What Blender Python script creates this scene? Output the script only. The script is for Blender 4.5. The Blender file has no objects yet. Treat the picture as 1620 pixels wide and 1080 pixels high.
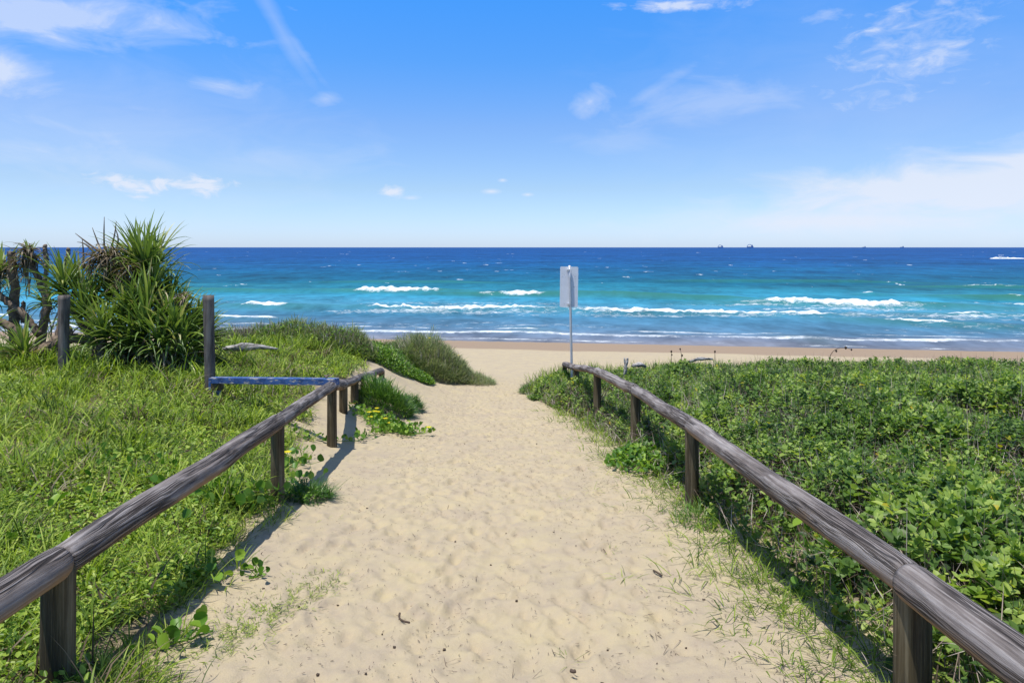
import bpy, math, random
import numpy as np
rng = np.random.default_rng(7); random.seed(7)
S = bpy.context.scene; C = S.collection
CZ = 7.0; F = 1100.0                       # camera height above the sea; focal length in photo pixels
PI = math.pi
# ------------------------------------------------------------------ helpers
def at(px, py, Y):                         # photo pixel at distance Y -> world point
    return np.array([(px-810)/F*Y, Y, CZ-(py-391)/F*Y])
_tab = rng.random((256, 256))
def vnoise(x, y, s=0):
    x = np.asarray(x, float)+s*17.3; y = np.asarray(y, float)+s*9.7
    xi = np.floor(x).astype(int); yi = np.floor(y).astype(int); fx = x-xi; fy = y-yi
    fx = fx*fx*(3-2*fx); fy = fy*fy*(3-2*fy)
    a = _tab[xi & 255, yi & 255]; b = _tab[(xi+1) & 255, yi & 255]
    c = _tab[xi & 255, (yi+1) & 255]; d = _tab[(xi+1) & 255, (yi+1) & 255]
    return (a*(1-fx)+b*fx)*(1-fy)+(c*(1-fx)+d*fx)*fy
def fbm(x, y, s=0, o=4):
    v = 0; a = .5; t = 0
    for k in range(o):
        v = v+a*vnoise(np.asarray(x)*2**k, np.asarray(y)*2**k, s+k*3); t += a; a *= .5
    return v/t
def sstep(a, b, x):
    t = np.clip((np.asarray(x, float)-a)/(b-a), 0, 1); return t*t*(3-2*t)
def mesh(name, V, faces, mat=None, parent=None, attrs=None, smooth=True, loc=None):
    V = np.asarray(V, np.float32).reshape(-1, 3)
    if not isinstance(faces, list): faces = [faces]
    faces = [np.asarray(f, np.int32) for f in faces if len(f)]
    idx = np.concatenate([f.ravel() for f in faces])
    tot = np.concatenate([np.full(len(f), f.shape[1], np.int32) for f in faces])
    st = np.concatenate([[0], np.cumsum(tot)[:-1]]).astype(np.int32)
    m = bpy.data.meshes.new(name)
    m.vertices.add(len(V)); m.vertices.foreach_set('co', V.ravel())
    m.loops.add(len(idx)); m.loops.foreach_set('vertex_index', idx)
    m.polygons.add(len(tot)); m.polygons.foreach_set('loop_start', st); m.polygons.foreach_set('loop_total', tot)
    m.polygons.foreach_set('use_smooth', np.full(len(tot), smooth))
    for k, a in (attrs or {}).items():
        at_ = m.attributes.new(k, 'FLOAT', 'POINT'); at_.data.foreach_set('value', np.asarray(a, np.float32))
    m.update(calc_edges=True); m.validate()
    if mat: m.materials.append(mat)
    o = bpy.data.objects.new(name, m); C.objects.link(o)
    if parent: o.parent = parent
    if loc is not None: o.location = loc
    return o
def tag(o, label=None, cat=None, group=None, kind=None):
    if label: o['label'] = label
    if cat: o['category'] = cat
    if group: o['group'] = group
    if kind: o['kind'] = kind
    return o
def empty(name, loc=(0, 0, 0)):
    o = bpy.data.objects.new(name, None); C.objects.link(o); o.location = loc; o.empty_display_size = .1; return o
def norm(a): return a/np.maximum(np.linalg.norm(a, axis=-1, keepdims=True), 1e-9)
class MB:                                  # collects shapes into one mesh
    def __init__(s): s.V = []; s.F = {}; s.A = []; s.n = 0
    def add(s, V, faces, rnd=0.5):
        V = np.asarray(V, float).reshape(-1, 3)
        for f in (faces if isinstance(faces, list) else [faces]):
            f = np.asarray(f, int)
            if len(f): s.F.setdefault(f.shape[1], []).append(f+s.n)
        s.V.append(V); s.A.append(np.broadcast_to(np.asarray(rnd, float), (len(V),)).copy()); s.n += len(V)
    def build(s, name, mat, parent=None, origin=None, smooth=True):
        V = np.concatenate(s.V)
        if origin is not None: V = V-np.asarray(origin)
        return mesh(name, V, [np.concatenate(f) for f in s.F.values()], mat, parent, {'rnd': np.concatenate(s.A)}, smooth, origin)
def box(c, sx, sy, sz, R=None):
    v = np.array([[x, y, z] for x in (-.5, .5) for y in (-.5, .5) for z in (-.5, .5)])*[sx, sy, sz]
    if R is not None: v = v@np.asarray(R).T
    return v+np.asarray(c), np.array([[0, 1, 3, 2], [4, 6, 7, 5], [0, 4, 5, 1], [2, 3, 7, 6], [0, 2, 6, 4], [1, 5, 7, 3]])
def tube(P, R, sides=12, wob=0, seed=0, cap=True, ring=0):
    P = np.asarray(P, float); n = len(P); R = np.broadcast_to(np.asarray(R, float), (n,))
    T = norm(np.gradient(P, axis=0)); up = np.array([0, 0, 1.]) if abs(T[0][2]) < .9 else np.array([1., 0, 0])
    V = []; th = np.arange(sides)/sides*2*PI
    u = norm(np.cross(T[0], up))
    for i in range(n):
        u = norm(u-T[i]*np.dot(u, T[i])); w = np.cross(T[i], u)
        r = R[i]*(1+wob*(vnoise(np.cos(th)*1.5+5+i*.13, np.sin(th)*1.5+5+i*.21, seed)-.5)*2+(ring if i % 2 else 0))
        V.append(P[i]+np.outer(np.cos(th)*r, u)+np.outer(np.sin(th)*r, w))
    V = np.concatenate(V); a = np.arange(sides); b = (a+1) % sides
    Fq = np.concatenate([np.stack([i*sides+a, i*sides+b, (i+1)*sides+b, (i+1)*sides+a], 1) for i in range(n-1)])
    fs = [Fq]
    if cap:
        k = len(V); V = np.concatenate([V, P[:1], P[-1:]])
        fs.append(np.concatenate([np.stack([b, a, np.full(sides, k)], 1), np.stack([(n-1)*sides+a, (n-1)*sides+b, np.full(sides, k+1)], 1)]))
    return V, fs
def resample(P, n):
    P = np.asarray(P, float); d = np.concatenate([[0], np.cumsum(np.linalg.norm(np.diff(P, axis=0), axis=1))])
    t = np.linspace(0, d[-1], n); Q = np.stack([np.interp(t, d, P[:, k]) for k in range(3)], 1)
    for _ in range(3): Q[1:-1] = (Q[:-2]+2*Q[1:-1]+Q[2:])/4
    return Q
# leaf templates: (along, across, up)
LEAF = (np.array([[0, 0, 0], [.3, .5, .09], [.72, .36, .05], [1, 0, -.12], [.72, -.36, .05], [.3, -.5, .09]]), np.array([[0, 3, 2, 1], [0, 5, 4, 3]]))
_a = np.linspace(0, PI, 7)
_h = [[.5-.5*math.cos(t)*(1 if t < 2.6 else .97), .44*math.sin(t)**.8 if 0 < t < PI-.01 else 0, .27*math.sin(t)] for t in _a]
_h[-1] = [.93, 0, 0]
RND = (np.array(_h+[[p[0], -p[1], p[2]] for p in _h[1:-1]]),
       np.array([[0, 6, 5, 3], [0, 3, 2, 1], [6, 5, 4, 3], [0, 9, 6, 6], [0, 6, 11, 9], [0, 7, 8, 9], [6, 9, 10, 11]]))
_rv = RND[0]
RND = (_rv, [np.array([[1, 0, 2], [2, 0, 3], [3, 0, 6], [3, 6, 4], [4, 6, 5], [7, 8, 0], [8, 9, 0], [9, 6, 0], [9, 10, 6], [10, 11, 6]])])
def inst(mb, tpl, P, A, N, L, W, rnd):
    tv, tf = tpl; P = np.asarray(P, float); n = len(P)
    if n == 0: return
    A = norm(A); Sd = norm(np.cross(N, A)); N2 = np.cross(A, Sd)
    L = np.broadcast_to(L, (n,)); W = np.broadcast_to(W, (n,))
    V = (P[:, None]+(L[:, None]*tv[:, 0])[..., None]*A[:, None]+(W[:, None]*tv[:, 1])[..., None]*Sd[:, None]+(L[:, None]*tv[:, 2])[..., None]*N2[:, None])
    k = len(tv); off = np.arange(n)[:, None, None]*k
    tf = tf if isinstance(tf, list) else [tf]
    mb.add(V, [(f[None]+off).reshape(-1, f.shape[1]) for f in tf], np.repeat(np.broadcast_to(rnd, (n,)), k))
def blades(mb, P, L, W, az, tilt, bend, rnd, ts=(0, .38, .72, 1)):
    n = len(P)
    if n == 0: return
    L, W, az, tilt, bend, rnd = [np.broadcast_to(np.asarray(q, float), (n,)) for q in (L, W, az, tilt, bend, rnd)]
    H = np.stack([np.cos(az), np.sin(az), 0*az], 1); sa = az+rng.normal(0, .5, n)
    Sd = np.stack([-np.sin(sa), np.cos(sa), 0*az], 1); V = []
    c = np.array(P, float); pt = 0
    ws = np.interp(ts, [0, .3, .75, 1], [.7, 1, .62, 0])
    for i, t in enumerate(ts):
        a = tilt+bend*((t+pt)/2)
        if i: c = c+(L*(t-pt))[:, None]*(H*np.sin(a)[:, None]+np.array([0, 0, 1.])*np.cos(a)[:, None])
        pt = t
        if i < len(ts)-1: V += [c-Sd*(W*ws[i]/2)[:, None], c+Sd*(W*ws[i]/2)[:, None]]
        else: V.append(c)
    V = np.stack(V, 1); k = V.shape[1]; off = (np.arange(n)*k)[:, None, None]
    q = np.array([[2*i, 2*i+1, 2*i+3, 2*i+2] for i in range(len(ts)-2)]); tr = np.array([[k-3, k-2, k-1]])
    mb.add(V, [(q[None]+off).reshape(-1, 4), (tr[None]+off).reshape(-1, 3)], np.repeat(rnd, k))
# ------------------------------------------------------------------ materials
def newmat(name):
    m = bpy.data.materials.new(name); m.use_nodes = True; nt = m.node_tree; nt.nodes.clear()
    return m, nt, nt.nodes, nt.links
def N(nt, t, **kw):
    n = nt.nodes.new(t)
    for k, v in kw.items():
        if k in n.inputs: n.inputs[k].default_value = v
        else: setattr(n, k, v)
    return n
def ramp(nt, stops, interp='LINEAR'):
    r = nt.nodes.new('ShaderNodeValToRGB'); e = r.color_ramp.elements; r.color_ramp.interpolation = interp
    while len(e) > 1: e.remove(e[-1])
    e[0].position = stops[0][0]; e[0].color = (*stops[0][1], 1)
    for p, c in stops[1:]:
        x = e.new(p); x.color = (*c, 1)
    return r
def mixc(nt, f, a, b, mode='MIX'):
    m = nt.nodes.new('ShaderNodeMix'); m.data_type = 'RGBA'; m.blend_type = mode
    for s, v in ((m.inputs[0], f), (m.inputs[6], a), (m.inputs[7], b)):
        if hasattr(v, 'is_linked') or hasattr(v, 'links'): nt.links.new(v, s)
        elif isinstance(v, (int, float)): s.default_value = v
        else: s.default_value = (*v, 1)
    return m.outputs[2]
def mth(nt, op, a, b=None, clamp=False):
    m = nt.nodes.new('ShaderNodeMath'); m.operation = op; m.use_clamp = clamp
    for s, v in zip(m.inputs, (a, b)):
        if v is None: continue
        if isinstance(v, (int, float)): s.default_value = v
        else: nt.links.new(v, s)
    return m.outputs[0]
def noise(nt, vec, scale, detail=4, rough=.6, dist=0):
    n = N(nt, 'ShaderNodeTexNoise', Scale=scale, Detail=detail, Roughness=rough, Distortion=dist); nt.links.new(vec, n.inputs['Vector']); return n.outputs['Fac']
def leafmat(name, stops, trans=.35, rough=.45, spec=.35, varscale=1.2):
    m, nt, ns, lk = newmat(name)
    a = N(nt, 'ShaderNodeAttribute', attribute_name='rnd'); r = ramp(nt, stops); 
    g = N(nt, 'ShaderNodeNewGeometry'); v = noise(nt, g.outputs['Position'], varscale, 3)
    lk.new(mth(nt, 'ADD', a.outputs['Fac'], mth(nt, 'MULTIPLY', mth(nt, 'SUBTRACT', v, .5), .45)), r.inputs[0])
    # edge stops: keep rare colours tied to the raw attribute
    col = r.outputs[0]
    p = N(nt, 'ShaderNodeBsdfPrincipled', Roughness=rough); p.inputs['Specular IOR Level'].default_value = spec
    t = nt.nodes.new('ShaderNodeBsdfTranslucent')
    tc = mixc(nt, 1.0, col, (1.25, 1.3, .55), 'MULTIPLY')
    lk.new(col, p.inputs['Base Color']); lk.new(tc, t.inputs['Color'])
    mx = N(nt, 'ShaderNodeMixShader', Fac=trans); lk.new(p.outputs[0], mx.inputs[1]); lk.new(t.outputs[0], mx.inputs[2])
    o = nt.nodes.new('ShaderNodeOutputMaterial'); lk.new(mx.outputs[0], o.inputs[0]); return m
def simple(name, col, rough=.6, spec=.3, metal=0, var=.25, scale=20):
    m, nt, ns, lk = newmat(name); tc = nt.nodes.new('ShaderNodeTexCoord')
    v = noise(nt, tc.outputs['Object'], scale, 5)
    r = ramp(nt, [(.3, tuple(c*(1-var) for c in col)), (.7, tuple(min(1, c*(1+var)) for c in col))]); lk.new(v, r.inputs[0])
    p = N(nt, 'ShaderNodeBsdfPrincipled', Roughness=rough, Metallic=metal); p.inputs['Specular IOR Level'].default_value = spec
    b = N(nt, 'ShaderNodeBump', Strength=.3, Distance=.01); lk.new(v, b.inputs['Height']); lk.new(b.outputs[0], p.inputs['Normal'])
    lk.new(r.outputs[0], p.inputs['Base Color']); o = nt.nodes.new('ShaderNodeOutputMaterial'); lk.new(p.outputs[0], o.inputs[0]); return m
def woodmat(name, dark, mid, light, under, axis=0, crack=.9):
    m, nt, ns, lk = newmat(name); tc = nt.nodes.new('ShaderNodeTexCoord')
    oi = N(nt, 'ShaderNodeObjectInfo')
    def mapped(sa, sc):
        mp = nt.nodes.new('ShaderNodeMapping'); s = [sc, sc, sc]; s[axis] = sa; mp.inputs['Scale'].default_value = s
        cb = nt.nodes.new('ShaderNodeCombineXYZ')
        for i in range(3): lk.new(mth(nt, 'MULTIPLY', oi.outputs['Random'], 13.7+i*5), cb.inputs[i])
        lk.new(tc.outputs['Object'], mp.inputs[0]); lk.new(cb.outputs[0], mp.inputs['Location']); return mp.outputs[0]
    streak = noise(nt, mapped(1.0, 34), 1, 8, .75, .5)
    fine = noise(nt, mapped(1.6, 120), 1, 5, .7)
    so = nt.nodes.new('ShaderNodeSeparateXYZ'); lk.new(tc.outputs['Object'], so.inputs[0])
    u_, v_ = (so.outputs[1], so.outputs[2]) if axis == 0 else (so.outputs[0], so.outputs[1]); al = so.outputs[axis]
    ang_ = mth(nt, 'ARCTAN2', u_, v_); cc = nt.nodes.new('ShaderNodeCombineXYZ'); wv_ = noise(nt, mapped(2.2, 9), 1, 3, .6)
    lk.new(mth(nt, 'ADD', mth(nt, 'MULTIPLY', al, .85), mth(nt, 'MULTIPLY', oi.outputs['Random'], 31.0)), cc.inputs[0])
    lk.new(mth(nt, 'ADD', mth(nt, 'MULTIPLY', ang_, 3.4), mth(nt, 'MULTIPLY', wv_, 1.5)), cc.inputs[1])
    vo = nt.nodes.new('ShaderNodeTexVoronoi'); vo.feature = 'DISTANCE_TO_EDGE'; vo.inputs['Scale'].default_value = 1.0; lk.new(cc.outputs[0], vo.inputs['Vector'])
    cc2 = nt.nodes.new('ShaderNodeVectorMath'); cc2.operation = 'MULTIPLY'; cc2.inputs[1].default_value = (2.1, 2.6, 1); lk.new(cc.outputs[0], cc2.inputs[0])
    vo2 = nt.nodes.new('ShaderNodeTexVoronoi'); vo2.feature = 'DISTANCE_TO_EDGE'; vo2.inputs['Scale'].default_value = 1.0; lk.new(cc2.outputs[0], vo2.inputs['Vector'])
    blot = noise(nt, mapped(3.5, 7), 1, 4, .6)
    ridge = mth(nt, 'MINIMUM', vo.outputs['Distance'], mth(nt, 'ADD', mth(nt, 'MULTIPLY', vo2.outputs['Distance'], .6), .02))
    cm = N(nt, 'ShaderNodeMapRange'); cm.inputs['From Min'].default_value = .018; cm.inputs['From Max'].default_value = .07; lk.new(ridge, cm.inputs[0])
    gate = N(nt, 'ShaderNodeMapRange'); gate.inputs['From Min'].default_value = .44; gate.inputs['From Max'].default_value = .52; lk.new(noise(nt, mapped(1.1, 9), 1, 2), gate.inputs[0])
    crk = mth(nt, 'MAXIMUM', cm.outputs[0], mth(nt, 'SUBTRACT', 1, mth(nt, 'MULTIPLY', gate.outputs[0], crack)))
    r = ramp(nt, [(.33, dark), (.48, mid), (.66, light)])
    lk.new(mth(nt, 'ADD', mth(nt, 'MULTIPLY', streak, .6), mth(nt, 'ADD', mth(nt, 'MULTIPLY', fine, .2), mth(nt, 'MULTIPLY', blot, .2))), r.inputs[0])
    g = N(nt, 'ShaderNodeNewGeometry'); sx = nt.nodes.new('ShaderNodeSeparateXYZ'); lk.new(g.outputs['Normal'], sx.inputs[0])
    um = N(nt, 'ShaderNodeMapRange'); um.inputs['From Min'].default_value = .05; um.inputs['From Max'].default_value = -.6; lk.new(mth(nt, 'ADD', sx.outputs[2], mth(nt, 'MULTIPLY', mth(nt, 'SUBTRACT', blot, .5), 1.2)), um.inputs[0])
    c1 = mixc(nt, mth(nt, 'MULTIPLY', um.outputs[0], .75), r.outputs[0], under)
    c2 = mixc(nt, crk, (.025, .02, .018), c1)
    p = N(nt, 'ShaderNodeBsdfPrincipled', Roughness=.85); p.inputs['Specular IOR Level'].default_value = .2
    hgt = mth(nt, 'ADD', mth(nt, 'MULTIPLY', crk, .6), mth(nt, 'MULTIPLY', streak, .6))
    b = N(nt, 'ShaderNodeBump', Strength=.9, Distance=.012); lk.new(hgt, b.inputs['Height'])
    lk.new(b.outputs[0], p.inputs['Normal']); lk.new(c2, p.inputs['Base Color'])
    o = nt.nodes.new('ShaderNodeOutputMaterial'); lk.new(p.outputs[0], o.inputs[0]); return m
M = {}
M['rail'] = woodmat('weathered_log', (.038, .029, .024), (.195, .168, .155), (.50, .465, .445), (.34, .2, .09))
M['post'] = woodmat('old_post_wood', (.022, .016, .008), (.085, .067, .036), (.25, .215, .14), (.12, .09, .05), axis=2, crack=.5)
M['greypost'] = woodmat('grey_post_wood', (.08, .066, .055), (.17, .145, .125), (.28, .25, .22), (.1, .08, .07), axis=2, crack=.6)
M['drift'] = woodmat('bleached_driftwood', (.2, .19, .18), (.4, .38, .36), (.6, .58, .55), (.3, .27, .22), crack=.8)
M['trunk'] = simple('pandanus_bark', (.17, .13, .095), .85, .15, 0, .5, 18)
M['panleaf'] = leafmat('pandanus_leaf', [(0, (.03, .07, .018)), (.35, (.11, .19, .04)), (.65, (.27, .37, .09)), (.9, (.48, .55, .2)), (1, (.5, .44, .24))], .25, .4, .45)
M['dryleaf'] = leafmat('dry_leaf', [(0, (.07, .05, .03)), (.5, (.2, .155, .1)), (1, (.38, .32, .24))], .15, .7, .15)
M['grass'] = leafmat('grass', [(0, (.04, .08, .012)), (.3, (.14, .23, .025)), (.6, (.31, .42, .05)), (.88, (.52, .60, .13)), (.97, (.46, .44, .15)), (1, (.46, .4, .22))], .4, .5, .3)
M['cover'] = leafmat('ground_cover_leaf', [(0, (.05, .11, .012)), (.5, (.21, .34, .035)), (1, (.50, .60, .12))], .4, .4, .3)
M['scrub'] = leafmat('scrub_leaf', [(0, (.03, .068, .022)), (.3, (.105, .195, .042)), (.65, (.24, .365, .08)), (.93, (.46, .56, .14)), (1.0, (.46, .52, .08))], .42, .45, .35)
M['yellow_leaf'] = leafmat('yellow_leaf', [(0, (.3, .36, .03)), (1, (.55, .45, .04))], .4)
M['vine'] = leafmat('vine_leaf', [(0, (.035, .10, .012)), (.5, (.10, .23, .02)), (1, (.28, .42, .045))], .3, .45, .4)
M['grey_grass'] = leafmat('grey_green_grass', [(0, (.07, .11, .04)), (.4, (.19, .25, .11)), (.75, (.32, .37, .19)), (1, (.5, .47, .33))], .3, .6, .2)
M['dark_tuft'] = leafmat('dark_tuft', [(0, (.03, .08, .015)), (.5, (.08, .18, .03)), (1, (.19, .32, .06))], .3, .4, .4)
M['twig'] = leafmat('twig', [(0, (.07, .05, .035)), (.5, (.24, .185, .145)), (1, (.5, .44, .38))], .02, .8, .1)
M['petal'] = leafmat('yellow_petal', [(0, (.75, .62, .02)), (1, (.85, .75, .05))], .4)
M['steel'] = simple('galvanised_steel', (.55, .57, .6), .45, .5, .3, .12, 60)
M['panel'] = simple('aluminium_sign_back', (.74, .77, .82), .5, .5, .1, .04, 8)
M['dirt'] = simple('dark_speck', (.09, .06, .04), .9, .1, 0, .3, 40)
M['hull'] = simple('hazed_ship_hull', (.12, .22, .42), .6, .3, 0, .15, .05)  # distance haze is put into this colour, making the ships paler and bluer
M['white'] = simple('white_paint', (.8, .8, .8), .4, .4, 0, .03, 5)
# blue flaking paint
m, nt, ns, lk = newmat('flaking_blue_paint'); tc = nt.nodes.new('ShaderNodeTexCoord')
mp = nt.nodes.new('ShaderNodeMapping'); mp.inputs['Scale'].default_value = (5, 30, 30); lk.new(tc.outputs['Object'], mp.inputs[0])
fl = noise(nt, mp.outputs[0], 1.3, 6, .7); r = ramp(nt, [(.56, (0, 0, 0)), (.59, (1, 1, 1))]); lk.new(fl, r.inputs[0])
r2 = ramp(nt, [(.35, (.02, .05, .16)), (.6, (.045, .11, .30))]); lk.new(noise(nt, tc.outputs['Object'], 9, 4), r2.inputs[0])
p = N(nt, 'ShaderNodeBsdfPrincipled', Roughness=.55); lk.new(mixc(nt, r.outputs[0], r2.outputs[0], (.5, .45, .38)), p.inputs['Base Color'])
b = N(nt, 'ShaderNodeBump', Strength=.4, Distance=.004); b.invert = True; lk.new(r.outputs[0], b.inputs['Height']); lk.new(b.outputs[0], p.inputs['Normal'])
o = nt.nodes.new('ShaderNodeOutputMaterial'); lk.new(p.outputs[0], o.inputs[0]); M['blue'] = m
# sand
m, nt, ns, lk = newmat('sand'); g = N(nt, 'ShaderNodeNewGeometry'); P_ = g.outputs['Position']
n1 = noise(nt, P_, 2.2, 4, .55); n2 = noise(nt, P_, 9, 4, .6); n3 = noise(nt, P_, 260, 3, .7); n4 = noise(nt, P_, 60, 3, .7)
r = ramp(nt, [(.36, (.345, .278, .198)), (.45, (.395, .322, .213)), (.58, (.44, .362, .215)), (.7, (.465, .385, .205))]); lk.new(mth(nt, 'ADD', mth(nt, 'MULTIPLY', n1, .5), mth(nt, 'MULTIPLY', n2, .5)), r.inputs[0])
c = mixc(nt, .22, r.outputs[0], mixc(nt, n3, (.25, .19, .12), (.95, .82, .62)), 'MIX')
gr = ramp(nt, [(.29, (1, 1, 1)), (.33, (0, 0, 0))]); lk.new(n4, gr.inputs[0]); c = mixc(nt, mth(nt, 'MULTIPLY', gr.outputs[0], .35), c, (.2, .15, .1))
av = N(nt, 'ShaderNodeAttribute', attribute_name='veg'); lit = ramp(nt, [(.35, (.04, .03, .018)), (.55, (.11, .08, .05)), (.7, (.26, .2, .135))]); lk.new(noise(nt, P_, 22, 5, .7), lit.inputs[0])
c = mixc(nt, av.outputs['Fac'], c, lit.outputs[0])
aw = N(nt, 'ShaderNodeAttribute', attribute_name='wet'); c = mixc(nt, aw.outputs['Fac'], c, (.33, .235, .145))
p = N(nt, 'ShaderNodeBsdfPrincipled'); lk.new(c, p.inputs['Base Color']); p.inputs['Specular IOR Level'].default_value = .15
rr = N(nt, 'ShaderNodeMapRange'); rr.inputs['To Min'].default_value = .95; rr.inputs['To Max'].default_value = .6; lk.new(aw.outputs['Fac'], rr.inputs[0]); lk.new(rr.outputs[0], p.inputs['Roughness'])
b = N(nt, 'ShaderNodeBump', Strength=.8, Distance=.012); lk.new(mth(nt, 'ADD', mth(nt, 'MULTIPLY', noise(nt, P_, 26, 6, .68), 1), mth(nt, 'MULTIPLY', n3, .25)), b.inputs['Height'])
lk.new(b.outputs[0], p.inputs['Normal']); o = nt.nodes.new('ShaderNodeOutputMaterial'); lk.new(p.outputs[0], o.inputs[0]); M['sand'] = m
# sea
m, nt, ns, lk = newmat('sea_water'); g = N(nt, 'ShaderNodeNewGeometry'); P_ = g.outputs['Position']
ac = N(nt, 'ShaderNodeAttribute', attribute_name='shore'); af = N(nt, 'ShaderNodeAttribute', attribute_name='foam'); ag = N(nt, 'ShaderNodeAttribute', attribute_name='crest')
def sc(x, y, s=1, d=4, ro=.6, di=0):
    mp = nt.nodes.new('ShaderNodeMapping'); mp.inputs['Scale'].default_value = (x, y, .01); mp.inputs['Rotation'].default_value = (0, 0, .14); lk.new(P_, mp.inputs[0]); return noise(nt, mp.outputs[0], s, d, ro, di)
big = sc(.006, .03, 1, 5, .7); med = sc(.05, .3, 1, 5, .7); sm = sc(.35, 1.3, 1, 4, .7); mid2 = sc(.02, .09, 1, 4, .65)
def m5(x): return mth(nt, 'SUBTRACT', x, .5)
tt = mth(nt, 'ADD', ac.outputs['Fac'], mth(nt, 'ADD', mth(nt, 'MULTIPLY', m5(big), .10), mth(nt, 'MULTIPLY', m5(mid2), .16)))
# shore attribute: 0 at horizon .. 1 at the water's edge (depth of water over the sand)
wr = ramp(nt, [(0, (.006, .056, .205)), (.13, (.006, .066, .21)), (.24, (.006, .088, .20)), (.36, (.006, .105, .175)), (.43, (.014, .15, .21)), (.52, (.03, .23, .34)), (.62, (.06, .25, .36)), (.74, (.055, .18, .28)), (.86, (.08, .17, .255)), (.95, (.14, .18, .24)), (1, (.2, .2, .22))])
lk.new(tt, wr.inputs[0])
dk = None
for (q1, q2, am) in ((.8, .45, .8), (.3, .17, 1.1), (.12, .065, 1.2), (.045, .026, 1.2), (.016, .010, 1.0), (.003, .014, .7)):
    l_ = mth(nt, 'MULTIPLY', m5(sc(q1, q2, 1, 3, .7, .2)), am); dk = l_ if dk is None else mth(nt, 'ADD', dk, l_)
fac = mth(nt, 'ADD', 1.03, mth(nt, 'MULTIPLY', dk, 1.0)); cb = nt.nodes.new('ShaderNodeCombineXYZ')
for i in range(3): lk.new(fac, cb.inputs[i])
c = mixc(nt, 1.0, wr.outputs[0], cb.outputs[0], 'MULTIPLY')
c = mixc(nt, ag.outputs['Fac'], c, (.035, .17, .12))
lace = sc(1.1, 1.3, 1, 8, .8, .8); lace2 = sc(.12, .6, 1, 4, .65, .4); ln = mth(nt, 'ADD', mth(nt, 'MULTIPLY', lace, .6), mth(nt, 'MULTIPLY', lace2, .4))
fm = mth(nt, 'MULTIPLY', mth(nt, 'SUBTRACT', mth(nt, 'ADD', mth(nt, 'MULTIPLY', af.outputs['Fac'], .62), mth(nt, 'MULTIPLY', ln, 1.8)), 1.21), 3.6, True)
fcol = ramp(nt, [(.4, (.50, .60, .66)), (.6, (.84, .87, .88))]); lk.new(lace, fcol.inputs[0]); c = mixc(nt, fm, c, fcol.outputs[0])
p = N(nt, 'ShaderNodeBsdfDiffuse'); lk.new(c, p.inputs['Color']); gl = N(nt, 'ShaderNodeBsdfGlossy', Roughness=.22); gl.inputs['Color'].default_value = (.9, .95, 1, 1)
b = N(nt, 'ShaderNodeBump', Strength=.8, Distance=.35); lk.new(mth(nt, 'ADD', mth(nt, 'MULTIPLY', med, 1.2), mth(nt, 'ADD', mth(nt, 'MULTIPLY', sm, .5), mth(nt, 'MULTIPLY', fm, .2))), b.inputs['Height'])
lk.new(b.outputs[0], p.inputs['Normal']); lk.new(b.outputs[0], gl.inputs['Normal'])
mx = nt.nodes.new('ShaderNodeMixShader'); lk.new(mth(nt, 'MULTIPLY', mth(nt, 'SUBTRACT', 1, fm), .10), mx.inputs[0]); lk.new(p.outputs[0], mx.inputs[1]); lk.new(gl.outputs[0], mx.inputs[2])
o = nt.nodes.new('ShaderNodeOutputMaterial'); lk.new(mx.outputs[0], o.inputs[0]); M['sea'] = m
# ------------------------------------------------------------------ terrain height (relative to the camera)
TX = [-60, -12, -8, -5, -3.3, -2.6, -2.1, -1.2, 0, 1.2, 1.8, 3, 6, 12, 60]
TT = {-8: [-1.2, -1.2, -1.2, -1.25, -1.3, -1.35, -1.4, -1.45, -1.45, -1.45, -1.4, -1.35, -1.3, -1.3, -1.3],
 2.7: [-1.45, -1.45, -1.45, -1.5, -1.6, -1.66, -1.72, -1.8, -1.82, -1.8, -1.76, -1.66, -1.6, -1.6, -1.6],
 5.6: [-1.55, -1.55, -1.55, -1.62, -1.78, -1.9, -2.04, -2.12, -2.13, -2.12, -2.06, -1.92, -1.82, -1.8, -1.8],
 8.5: [-1.7, -1.7, -1.68, -1.85, -2.12, -2.3, -2.55, -2.5, -2.5, -2.5, -2.42, -2.3, -2.2, -2.2, -2.2],
 11.4: [-2.1, -1.95, -1.85, -1.98, -2.3, -2.55, -2.85, -2.95, -2.95, -2.95, -2.9, -2.75, -2.65, -2.6, -2.6],
 14.3: [-2.6, -2.4, -2.2, -2.1, -2.4, -2.75, -3.1, -3.25, -3.27, -3.25, -3.2, -3.05, -3.0, -3.0, -3.0],
 16.5: [-3.1, -2.8, -2.5, -2.1, -2.5, -2.95, -3.35, -3.5, -3.5, -3.45, -3.4, -3.3, -3.25, -3.3, -3.3],
 18.5: [-3.7, -3.4, -3.1, -2.95, -3.15, -3.2, -3.35, -3.6, -3.7, -3.65, -3.6, -3.6, -3.6, -3.65, -3.7],
 20.5: [-4.1, -3.9, -3.7, -3.45, -3.3, -3.3, -3.35, -3.75, -3.92, -3.92, -3.95, -3.95, -3.95, -4.0, -4.0],
 23: [-4.3]*4+[-4.1]*4+[-4.22]*7}
GXs = np.arange(-62, 62.01, .2); GYs = np.arange(-32, 130.01, .2)
rows = [np.interp(GXs, TX, TT[k]) for k in TT]; ty = np.array(list(TT))
BX, BY = np.meshgrid(GXs, GYs)
near = np.stack([np.interp(GYs, ty, np.array(rows)[:, i]) for i in range(len(GXs))], 1)
Yc = BY+.147*BX
beach = np.interp(Yc, [18, 24, 30, 40, 47, 51.5, 56, 62, 130], [-3.9, -4.35, -4.95, -6.0, -6.72, -7.0, -7.22, -7.7, -12])
w = sstep(20.5, 24.5, BY); HG = near*(1-w)+beach*w
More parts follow.
